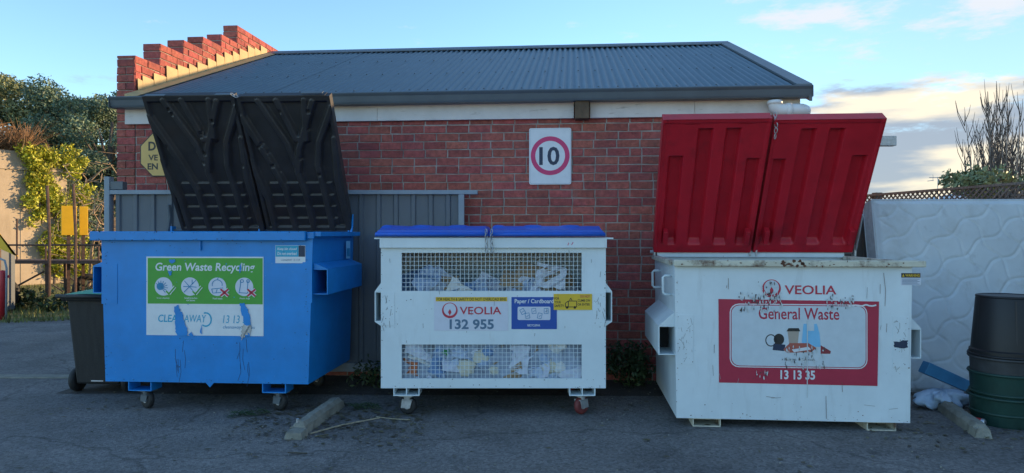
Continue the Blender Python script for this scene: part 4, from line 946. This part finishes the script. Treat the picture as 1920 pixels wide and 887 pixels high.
def lab_for(kind, m, z):
    w = 'upper' if z > .9 else 'lower'; c = m.name.replace('paper_', '').replace('_', ' ')
    if kind == 'sheet': return 'crumpled %s paper sheet behind the %s wire mesh window' % (c, w)
    if kind == 'ball': return 'scrunched %s paper ball behind the %s wire mesh window' % (c, w)
    if kind == 'card': return 'brown cardboard piece behind the %s wire mesh window' % w
    return pl_lab[kind]
for i in range(34):
    x = wx0 + .08 + (wx1 - wx0 - .16) * ((i * .618) % 1.0); z = rnd.uniform(wins[1][0] - .02, wins[1][1] + .03); sd_ += 1
    k = rnd.random(); kind = 'card' if k < .07 else ('ball' if k < .34 else 'sheet')
    paper(kind, cardm if kind == 'card' else rnd.choice(pm_), x, z, rnd.uniform(.055, .10), rnd.uniform(.14, .24) if kind != 'ball' else rnd.uniform(.05, .075), sd_, rnd.uniform(-.9, .9), rnd.uniform(-.35, .35))
for px_, py_, s_ in ((870, 690, .11), (905, 672, .09), (1030, 690, .085), (925, 697, .06)): sd_ += 1; paper('cream', cream_, mx_(px_), mz_(py_), .075, s_, sd_)
paper('orange', orange_, mx_(766), mz_(690), .05, .12, 7, .2); paper('green', greenm, mx_(835), mz_(660), .045, .05, 8, .3)
for i in range(22):
    x = wx0 + .06 + (wx1 - wx0 - .12) * ((i * .618 + .3) % 1.0); z = wins[0][0] + rnd.uniform(-.06, .07) + (.10 if x > .25 else .03) * rnd.random(); sd_ += 1
    kind = 'card' if rnd.random() < (.5 if .1 < x < .6 else .12) else 'sheet'
    paper(kind, cardm if kind == 'card' else rnd.choice(pm_), x, z, rnd.uniform(.08, .35), rnd.uniform(.11, .2), sd_, rnd.uniform(-.9, .9), rnd.uniform(-.5, .5))

for i, (x_, z_, w_, h_, a_, lab, mm) in enumerate(((.33, 1.13, .30, .20, .25, 'large brown carton leaning behind the upper wire mesh', cardm), (.52, 1.10, .16, .12, -.4, 'small brown carton beside the larger carton in upper mesh', cardm), (-.22, .46, .24, .10, .5, 'flattened blue carton behind the lower wire mesh', pm_[3]), (.38, .55, .22, .09, -.15, 'egg tray blue carton behind the lower wire mesh', pm_[1]), (-.62, 1.08, .18, .13, .2, 'blue carton at the end of the upper wire mesh', pm_[3]))):
    E = empty('carton', (WB.location.x + x_, WB.location.y + .16, z_)); E.rotation_euler = (.25, a_, .2); tag(E, lab, 'carton')
    MB().box(-w_/2, w_/2, 0, .10, -h_/2, h_/2).build('box', mm, E, bev=.004); fixn(MB().hexa([(-w_/2, -.012, h_/2 + .001), (w_/2, -.012, h_/2 + .001), (w_/2, -.008, h_/2 + .001), (-w_/2, -.008, h_/2 + .001), (-w_/2, -.05, h_/2 + .06), (w_/2, -.05, h_/2 + .06), (w_/2, -.046, h_/2 + .06), (-w_/2, -.046, h_/2 + .06)]).build('flap', mm, E))
    MB().box(-w_*.3, w_*.2, -.0016, -.0006, -h_*.2, h_*.15).build('printed_patch', rnd.choice((k_slate, k_lilac, k_teal)), E)

# ---- general waste bin ------------------------------------------------------
RA = R(-5); RX, RY = 2.208, 5.642
GB = empty('general_waste_bin', (RX, RY, 0), RA); tag(GB, 'worn white steel bin with raised red lids and general waste sticker', 'skip bin')
GD = 1.42; gw = 1.79; z0, z1 = .07, 1.31
open_body(GB, gw, gw + .03, GD, z0, z1, m_whiter)
hw = gw / 2
def gx_(px):                         # photograph column -> metres along the front of this bin
    k = (px - 960) / F; c, s = math.cos(RA), math.sin(RA); return (k * RY - RX) / (c - k * s)
def gz_(px, py): x = gx_(px); d = RY + x * math.sin(RA); return EYE - (py - 437) / F * d
MB().box(-hw - .025, hw + .10, -.05, -.001, 1.285, 1.335).build('rim', m_rim, GB, bev=.008)
fixn(MB().hexa([(-hw - .02, 0, 1.30), (hw + .05, 0, 1.30), (hw + .05, .10, 1.30), (-hw - .02, .10, 1.30), (-hw - .02, 0, 1.337), (hw + .05, 0, 1.337), (hw + .05, .10, 1.31), (-hw - .02, .10, 1.31)]).build('rim_flange', m_rim, GB))
for s in (-1, 1): MB().box(s*(hw + .016) - .03, s*(hw + .016) + .03, .101, GD, 1.29, 1.328).build('side_rim', m_rim, GB, bev=.005)
MB().box(-hw, hw, GD - .06, GD + .02, 1.312, 1.36).build('back_rim', m_whiter, GB, bev=.005)
for s in (-1, 1):
    sleeve(GB, s, s * (hw + .006), .05, GD - .25, .565, .80, .10 if s > 0 else .13, m_whiter, .11)
    MB().box(s*(hw - .07) - .06, s*(hw - .07) + .06, -.004, -.0005, .50, .90).build('corner_plate', m_whiter, GB)
for yy in (.16, .95):
    x = -hw - .012; MB().tube([(x, yy, 1.20), (x - .06, yy, 1.20), (x - .075, yy, 1.185), (x - .075, yy, 1.06), (x - .06, yy, 1.045), (x, yy, 1.045)], .011, 8).build('handle', m_whiter, GB, smooth=True)
x = hw + .012; MB().tube([(x, .3, 1.20), (x + .04, .3, 1.20), (x + .05, .3, 1.18), (x + .05, .3, 1.06), (x, .3, 1.045)], .011, 8).build('handle', m_whiter, GB, smooth=True)
for px_ in (1326, 1655): channel(GB, gx_(px_), .02, GD - .02, .0, .068, .22, m_rim)
# lids
glean = math.atan2(.80, 1.23); HZ, HY = 1.40, GD - .02
ra, rb = lidset(GB, -.93, .96, HZ, HY, 1.42, glean, red_h, m_redpl, 'lid', .012)
for o, xs in ((ra, (-.83, -.06)), (rb, (.12, .90))):
    for xx in xs: MB().box(xx - .022, xx + .022, -.125, -.05, .12, .27).build('lid_lug', m_redpl, o, bev=.006)
    a, b = xs; c = (a + b) / 2
    for q in (-.22, .25): MB().box(c + q - .08, c + q + .06, -.062, -.05, 1.355, 1.385).build('lid_grip', m_redpl, o, bev=.004)
MB().tube([(-.96, HY - .02, 1.365), (.98, HY - .02, 1.365)], .016, 10).build('hinge_rod', m_galv, GB, smooth=True)
for xx in (-.92, .0, .06, .99): MB().box(xx - .008, xx + .008, HY - .06, HY + .03, 1.325, 1.43).build('hinge_bracket', m_galv, GB)
MB().tube([(1.0, HY - .02, 1.34), (.98, HY - .20, 1.60), (.97, HY - .28, 1.72)], .010, 6).build('lid_stay', m_galv, GB)
tpz, tpy = HZ + 1.42*math.cos(glean), HY - 1.42*math.sin(glean)
chain(GB, [(.03, tpy - .05, tpz + .01), (.045, tpy - .03, tpz - .12), (.04, tpy + .0, tpz - .22)], r=.014)
# sticker
st = MB().prism([(gx_(1348), -.001, .36), (gx_(1347), -.001, 1.025), (gx_(1648), -.001, 1.015), (gx_(1645), -.001, .355)], (0, -.002, 0)); st = fixn(st.build('waste_sticker', k_dred, GB)); st['label'] = 'scuffed red framed general waste sticker'
a, b = gx_(1368), gx_(1626)
rect('panel_line', a, b, .485, .99, -.0045, k_white, st, .001, .07); rect('panel_line', a + .008, b - .008, .493, .982, -.006, k_dred, st, .001, .064); rect('panel', a + .014, b - .014, .499, .976, -.0075, flat('panel_pale', (.56, .62, .66)), st, .001, .06)
lettering('General Waste', gx_(1422), gx_(1573), .868, .962, -.0082, k_dred, st, .012)
lettering('13 13 35', gx_(1463), gx_(1528), .395, .468, -.0045, k_white, st, .03)
q = lambda px, py: (gx_(px), gz_(px, py))
shape('cup', [q(1479, 645), q(1495, 645), q(1498, 620), q(1476, 620)], -.0082, k_tan, st); shape('cup_lid', [q(1474, 621), q(1500, 621), q(1497, 615), q(1478, 615)], -.009, k_black, st)
disc('mug', *q(1460, 636), .045, -.0082, k_black, st, .0006, 16, sx=.9); strokes('mug_handle', [[(q(1445, 638)[0] + .04*math.cos(w), q(1445, 638)[1] + .045*math.sin(w)) for w in np.linspace(0, 6.29, 18)]], .008, -.0082, k_black, st); shape('mug_base', [q(1448, 656), q(1470, 658), q(1472, 646), q(1450, 644)], -.009, k_navy, st)
shape('plastic_bag_print', [q(1502, 650), q(1538, 650), q(1536, 625), q(1531, 607), q(1526, 607), q(1526, 620), q(1514, 620), q(1512, 607), q(1506, 607), q(1504, 626)], -.0088, k_sky, st)
shape('food_tray', [q(1468, 655), q(1480, 643), q(1515, 643), q(1530, 652), q(1520, 660), q(1475, 661)], -.0095, flat('print_food', (.40, .10, .07)), st); shape('food_band', [q(1484, 655), q(1515, 650), q(1520, 655), q(1488, 660)], -.0102, k_white, st)
shape('pencil_print', [q(1538, 647), q(1557, 658), q(1556, 663), q(1538, 663)], -.0095, flat('print_maroon', (.25, .03, .04)), st)
lettering('x Batteries  x Chemicals', gx_(1465), gx_(1527), .545, .565, -.0082, k_black, st)
vst = empty('company_mark', (0, 0, 0)); vst.parent = GB
veolia(vst, gx_(1446.5), gz_(1446, 541), .072, -.002, gx_(1471), gx_(1568), gz_(1520, 552), gz_(1520, 535), k_red, flat('panel_pale', (.56, .62, .66)))
fl = MB(); fd = MB()
for (xa, xb, ya, yb, n_) in ((1384, 1466, 548, 586, 120), (1549, 1600, 553, 580, 60), (1468, 1545, 650, 690, 80), (1420, 1465, 528, 560, 30), (1410, 1440, 695, 712, 14)):
    for k in range(n_):
        px_, py_ = rnd.uniform(xa, xb), rnd.uniform(ya, yb); x, z = q(px_, py_); h = rnd.uniform(.008, .045); w = rnd.uniform(.002, .007)
        (fl if rnd.random() < .7 else fd).poly([(x - w, -.0115, z), (x + w*.3, -.0115, z - h*.5), (x + w, -.0115, z + rnd.uniform(-.3, .3)*h), (x + w*.2, -.0115, z + h*.5)])
fl.poly([(x_, -.0115, z_) for x_, z_ in (q(1512, 600), q(1514, 600), q(1513.5, 745), q(1512, 745))])
pts_ = [q(1590 + k*6.5, 573 + rnd.uniform(-2, 2)) for k in range(9)]; strokes('peeled_edge', [pts_], .012, -.0112, k_white, GB)
stuff(fl.build('scuff_marks', flat('scuff_pale', (.56, .60, .60)), GB)); stuff(fd.build('scuff_marks', flat('scuff_dark', (.07, .06, .06)), GB))
ln = []; l2 = []
for k in range(20):
    a, b = rnd.uniform(-.85, .85), rnd.choice((rnd.uniform(.12, .30), rnd.uniform(.36, 1.2), rnd.uniform(.36, 1.2))); l = rnd.uniform(.01, .09)
    (ln if rnd.random() < .6 else l2).append([(a, b), (a + (l if b < .34 else rnd.uniform(-.01, .01)), b - (rnd.uniform(-.012, .012) if b < .34 else l))])
for s in (-hw + .07, hw - .07):
    for k in range(14): a, b = s + rnd.uniform(-.05, .05), rnd.uniform(.5, .9); ln.append([(a, b), (a + rnd.uniform(-.03, .03), b - rnd.uniform(.005, .06))])
l2.append([(hw - .2, 1.24), (hw - .185, 1.1), (hw - .19, .98)]); l2.append([(.26, .27), (.263, .09)])
stuff(strokes('scratches', ln, .003, -.0052, flat('scratch_pale_grey', (.30, .31, .31)), GB)); stuff(strokes('rust_scratches', l2, .003, -.0052, flat('scratch_rust', (.16, .08, .05)), GB))
blob('dark_scuff', [(hw - .13, .70), (hw - .02, .715), (hw - .02, .66), (hw - .12, .655)], -.0056, k_navy, GB, .008, 5)
ws = rect('warning_sticker', gx_(1689), gx_(1726), 1.145, 1.24, -.003, k_lilac, GB, .002); rect('warning_band', gx_(1689.5), gx_(1725.5), 1.203, 1.238, -.0042, k_black, ws, .001)
lettering('WARNING', gx_(1697), gx_(1724), 1.21, 1.231, -.005, k_yell, ws, .02); shape('warning_triangle', [(gx_(1691), 1.21), (gx_(1695.5), 1.21), (gx_(1693.2), 1.232)], -.005, k_yell, ws)
strokes('small_print', [[(gx_(1691), zz), (gx_(1724 - 4*(i % 2)), zz)] for i, zz in enumerate((1.192, 1.182, 1.172, 1.162, 1.153))], .004, -.0038, k_slate, ws)

def chips(parent, boxes, m, n, smin=.004, smax=.02, y=-.0013, name='paint_chips'):
    mb = MB()
    for k in range(n):
        x0, x1, za, zb = boxes[k % len(boxes)]; x, z = rnd.uniform(x0, x1), rnd.uniform(za, zb); sx, sz = rnd.uniform(smin, smax), rnd.uniform(smin, smax) * .7
        mb.poly([(x + sx * rnd.uniform(.4, 1) * math.cos(w), y, z + sz * rnd.uniform(.4, 1) * math.sin(w)) for w in np.linspace(0, 6.28, 8, endpoint=False)])
    return stuff(mb.build(name, m, parent))
m_chip = mat('rust_chip', (.12, .05, .028), .85, .4, 60); m_bchip = mat('bare_dark_chip', (.012, .05, .12), .6, .3, 50); m_lchip = mat('faded_blue_scuff', (.05, .27, .58), .6, .2, 30)
g2 = gw / 2
chips(GB, [(-g2, g2, .075, .10), (-g2, -g2 + .02, .1, 1.2), (-g2, g2, .1, .2), (-g2 + .01, -g2 + .13, .5, .9), (g2 - .13, g2 - .01, .5, .9)], m_chip, 80, .002, .008, -.0046)
chips(GB, [(-g2, g2, 1.288, 1.333)], m_chip, 26, .004, .014, -.0512); chips(GB, [(-.12, .10, 1.288, 1.335)], m_chip, 16, .01, .03, -.0518)
chips(BB, [(-.9, .9, .252, .28), (-.91, -.89, .3, 1.4), (.88, .905, .3, 1.4), (-.9, .9, .3, .7), (-.9, .9, 1.36, 1.48)], m_bchip, 110, .002, .009, -.0048)
chips(BB, [(-.9, .9, .27, .6), (-.9, .9, .9, 1.45)], m_lchip, 40, .003, .012, -.0047, 'pale_scuffs')
chips(BB, [(-1.0, .88, 1.488, 1.50), (-1.0, .88, 1.55, 1.563)], m_bchip, 50, .002, .012, -.0562)
chips(WB, [(-.94, .94, .24, .27), (-.95, -.93, .3, 1.4), (.93, .948, .3, 1.4), (-.9, .9, .25, .33), (-.9, .9, .85, 1.05), (-.94, -.80, .75, 1.05), (.80, .94, .75, 1.05)], flat('dark_chip', (.09, .08, .075)), 100, .002, .008, -.0048)

# ================================================================== RIGHT SIDE JUNK
# mattress leaning on the paling fence
MW, MH, MT = 1.83, 1.92, .24
mt = empty('mattress', (3.68, 6.93, 0), R(-1.5)); tag(mt, 'grubby white quilted mattress leaning on the paling fence', 'mattress')
ml = math.asin(.36 / MH)
def quilt(u, v):
    x, z = u * MW, v * MH
    A = 4.4 * (x + z * .62) + .16 * math.sin(2 * math.pi * 4.4 * (x * .62 - z) * .5); Bq = 4.4 * (x * .62 - z) + .16 * math.sin(2 * math.pi * 4.4 * (x + z * .62) * .5)
    d = min(abs((A * .8) % 1 - .5) * 2, 1); e = min(abs((Bq * .8) % 1 - .5) * 2, 1)
    p = (min(1, (1 - d) * 5.0) ** .55) * (min(1, (1 - e) * 5.0) ** .55)
    ed = min(u * MW, (1 - u) * MW, v * MH, (1 - v) * MH); rnd_ = ss(0, .05, ed)
    return (x, -(.012 * p) * rnd_ + (1 - rnd_) * .02, z)
mf = MB().grid(quilt, 190, 240); mo = mf.build('quilted_face', m_mattress, mt, rot=(-ml, 0, 0), smooth=True)
mb = MB(); rr = .05
def ring(off, y): return [(off, y, off), (MW - off, y, off), (MW - off, y, MH - off), (off, y, MH - off)]
r1, r2, r3, r4 = ring(.0, .02), ring(-.008, .05), ring(-.008, MT - .03), ring(.02, MT)
for ra_, rb_ in ((r1, r2), (r2, r3), (r3, r4)):
    for i in range(4): j = (i + 1) % 4; mb.poly([ra_[i], rb_[i], rb_[j], ra_[j]])
mb.poly(r4); fixn(mb.build('border', m_matside, mt, rot=(-ml, 0, 0)))
for y in (.03, MT - .02): MB().tube([(-.008, y, -.008), (MW + .008, y, -.008), (MW + .008, y, MH + .008), (-.008, y, MH + .008)], .011, 6, closed=True).build('piping', m_mattress, mt, rot=(-ml, 0, 0))
# stack of tubs
tx, ty = (1886 - 960) / F * 5.85, 5.85
def tub(name, label, z, prof, m, rimz):
    o = MB().lathe(prof, 36).build(name, m, None, (tx + rnd.uniform(-.006, .006), ty, z), smooth=True); mod = o.modifiers.new('e', 'EDGE_SPLIT'); mod.split_angle = R(35); tag(o, label, 'tub', 'stacked plastic tubs')
    for zz, rr_ in rimz: MB().tube([(rr_ * math.cos(a), rr_ * math.sin(a), zz) for a in np.linspace(0, 2*math.pi, 36, endpoint=False)], .012, 6, closed=True).build('rim', m, o, smooth=True)
    return o
tub('plastic_tub', 'dark green plastic tub at the bottom of the tub stack', 0, [(0, 0), (.232, 0), (.24, .02), (.255, .22), (.262, .235), (0, .235)], m_tubgreen, [(.225, .262), (.10, .246)])
tub('plastic_tub', 'green plastic tub in the middle of the tub stack', .236, [(0, 0), (.245, 0), (.25, .02), (.258, .17), (.264, .185), (0, .185)], m_tubgreen, [(.18, .264), (.02, .252)])
tub('plastic_tub', 'charcoal plastic tub under the upturned black pot', .422, [(0, 0), (.25, 0), (.252, .02), (.256, .11), (.262, .125), (0, .125)], m_tubgrey, [(.118, .262)])
o = tub('plastic_pot', 'tall black plastic pot upturned on the tub stack', .548, [(0, 0), (.262, 0), (.262, .05), (.25, .06), (.215, .47), (.205, .49), (0, .492)], mat('black_pot_plastic', (.010, .010, .011), .5, .2, 5), [(.012, .264), (.485, .206)])
for k in range(10):
    a = 2*math.pi*k/10; MB().hexa([(.247*math.cos(a+d) if zz < .2 else .218*math.cos(a+d), .247*math.sin(a+d) if zz < .2 else .218*math.sin(a+d), zz) for zz, d in ((.08, -.02), (.08, .02), (.081, .02), (.081, -.02))] + [(.22*math.cos(a+d), .22*math.sin(a+d), .46) for d in (-.02, .02, .02, -.02)]).build('rib', m_black, o) if k % 2 else None
# wheel stops
def wheel_stop(a, b, label, hgt=.095):
    a = Vector(a + (0,)); b = Vector(b + (0,)); L = (b - a).length; E = empty('wheel_stop', a, math.atan2(b.y - a.y, b.x - a.x)); tag(E, label, 'wheel stop', 'concrete wheel stops')
    mb = MB(); n = 14
    for i in range(n + 1):
        x = L * i / n; j = lambda: rnd.uniform(-.005, .005); e = .03 if i in (0, n) else 0
        mb.v += [(x, -.062 + j(), 0), (x + e * (1 if i == 0 else -1), -.055 + j(), hgt*.7 + j() - e*.4), (x + e * (1 if i == 0 else -1), -.03 + j(), hgt + j() - e), (x + e * (1 if i == 0 else -1), .03 + j(), hgt + j() - e), (x, .055 + j(), hgt*.7 + j()), (x, .062 + j(), 0)]
    for i in range(n):
        for k in range(5): p = i*6 + k; mb.f.append((p, p + 6, p + 7, p + 1))
    mb.f.append((0, 1, 2, 3, 4, 5)); mb.f.append(tuple(n*6 + k for k in range(6))[::-1])
    fixn(mb.build('block', m_conc, E)); return E
w1 = wheel_stop(G(556, 818), G(634, 762), 'short mossy concrete wheel stop lying between the blue and mesh bins')
MB().hexa([(-.10, -.085, 0), (.03, -.085, 0), (.03, .06, 0), (-.10, .06, 0), (-.085, -.07, .05), (.03, -.07, .06), (.03, .05, .06), (-.085, .05, .05)]).build('broken_end', m_conc, w1, bev=.006)
MB().tube([(.02, 0, .10), (.02, 0, .13)], .012, 8).build('steel_pin', m_galv, w1)
wheel_stop(G(1845, 822), G(1772, 770), 'concrete wheel stop in front of the tub stack')
# rubbish
bx = MB()
def bagf(u, v):
    a = 2*math.pi*u; q = math.sin(math.pi*v) ** .7; r_ = 1 + .22*math.sin(5*a + 9*v) + .12*math.sin(11*a - 5*v)
    return (.24*q*math.cos(a)*r_, .15*q*math.sin(a)*r_, max(.002, .075 + .075*-math.cos(math.pi*v) + .012*math.sin(13*a)))
x, y = G(1768, 764); tag(MB().grid(bagf, 40, 20).build('plastic_bag', m_bag, None, (x, y, 0), (0, 0, .2), True), 'pale blue plastic bag lying on the ground beside wheel stop', 'bag')
x, y = G(1752, 748); tag(fixn(MB().hexa([(-.32, 0, .28), (.30, -.02, .01), (.30, .09, .01), (-.32, .11, .28), (-.27, 0, .38), (.36, -.02, .09), (.36, .09, .09), (-.27, .11, .38)]).build('blue_board', m_bluetube, None, (x + .10, y - .22, 0), bev=.006)), 'blue plastic board leaning between the white bin and mattress', 'board')
x, y = G(1832, 798); E = empty('drink_can', (x, y, .033), R(35)); tag(E, 'crushed drink can lying beside the wheel stop', 'can')
MB().lathe([(.0, -.06), (.024, -.06), (.032, -.05), (.032, .05), (.025, .06), (0, .057)], 18, axis='y').build('shell', m_can, E, smooth=True); MB().lathe([(.0325, -.035), (.033, -.034), (.033, .034), (.0325, .035)], 18, axis='y').build('print_band', m_canred, E, smooth=True)
x, y = G(1815, 785); tag(MB().tube([(-.06, .08, .03), (0, 0, .035), (.05, -.07, .03)], [.03, .036, .03], 8).build('crushed_cup', m_dwood, None, (x, y, 0)), 'brown crushed paper cup beside the drink can', 'cup')
# clippings, sticks, leaf litter, weeds
def frond(x, y, L, a, label):
    mb = MB()
    for k in range(60):
        t_ = rnd.random(); s = rnd.choice((-1, 1)); l = rnd.uniform(.05, .12); b = a + s * rnd.uniform(.1, .6); px_, py_ = x + L*t_*math.cos(a) + rnd.uniform(-.03, .03), y + L*t_*math.sin(a) + rnd.uniform(-.03, .03); z = rnd.uniform(.006, .05)
        dx, dy = math.cos(b), math.sin(b); w = .006; mb.poly([(px_, py_, z), (px_ + dx*l*.5 - dy*w, py_ + dy*l*.5 + dx*w, z + .012), (px_ + dx*l, py_ + dy*l, z*.5), (px_ + dx*l*.5 + dy*w, py_ + dy*l*.5 - dx*w, z + .008)])
    return tag(mb.build('green_clipping', m_weed), label, 'clipping', 'garden clippings on the asphalt')
x, y = G(650, 768); frond(x, y, .26, .1, 'green leafy clipping beside the concrete wheel stop')
x, y = G(420, 784); frond(x, y, .30, .35, 'dark green clipping on asphalt under the blue bin')
def stick(pts, r_, label, m=m_litter): return tag(MB().tube([G(a, b) + (.012,) for a, b in pts], r_, 5).build('twig', m), label, 'twig', 'twigs on the asphalt')
m_straw = mat('straw', (.36, .30, .20), .9, .2, 8)
stick([(582, 816), (640, 800), (712, 786)], .006, 'long pale twig beside the concrete wheel stop', m_straw); stick([(706, 784), (735, 788), (768, 790)], .004, 'thin straw twig near the mesh bin castor', m_straw); stick([(540, 852), (576, 853)], .005, 'short dark twig on open asphalt'); stick([(590, 822), (616, 817)], .005, 'short dark twig next to the wheel stop')
lt = MB()
for k in range(1900):
    r0 = rnd.random()
    if r0 < .45: x, y = rnd.uniform(-2.2, -.7), rnd.gauss(5.95, .35)
    elif r0 < .8: x, y = rnd.uniform(-4, 4.8), rnd.uniform(6.2, 7.4)
    elif r0 < .92: x, y = rnd.uniform(2.8, 4.6), rnd.gauss(5.5, .25)
    else: x, y = rnd.uniform(-4, 4.5), rnd.uniform(4.5, 6.3)
    a = rnd.uniform(0, 6.28); l = rnd.uniform(.008, .034); w = l * rnd.uniform(.2, .6); z = rnd.uniform(.006, .012); c, s = math.cos(a), math.sin(a)
    lt.poly([(x - c*l, y - s*l, z), (x + s*w, y - c*w, z + .004), (x + c*l, y + s*l, z + .003), (x - s*w, y + c*w, z)])
stuff(tag(lt.build('leaf_litter', m_litter), 'scattered dead leaves and bits on the asphalt', 'litter'))
pb = MB()
for k in range(260):
    x, y = rnd.uniform(-4, 4.5), rnd.uniform(4.5, 7.0); r_ = rnd.uniform(.003, .008); pb.lathe([(0, 0), (r_, .001), (r_*.8, r_*.8), (0, r_)], 5, (x, y, .004))
stuff(tag(pb.build('pebbles', m_conc), 'tiny loose stones scattered over the asphalt', 'stones'))
for i, (px_, d, n_, lab) in enumerate(((1182, 7.25, 1100, 'dark leafy weed clump at the wall foot between the bins'), (703, 7.2, 350, 'small weed tuft growing beside the steel fence foot'))):
    x = (px_ - 960) / F * d; cl = [(rnd.uniform(-.16, .16), rnd.uniform(-.1, .1), rnd.uniform(.03, .36 if i == 0 else .16), rnd.uniform(.06, .10)) for _ in range(22)]
    tag(mkobj('weed_clump', crown_mesh(cl, n_, .028), m_weed, None, (x, d, .03)), lab, 'weed', 'weeds by the wall')
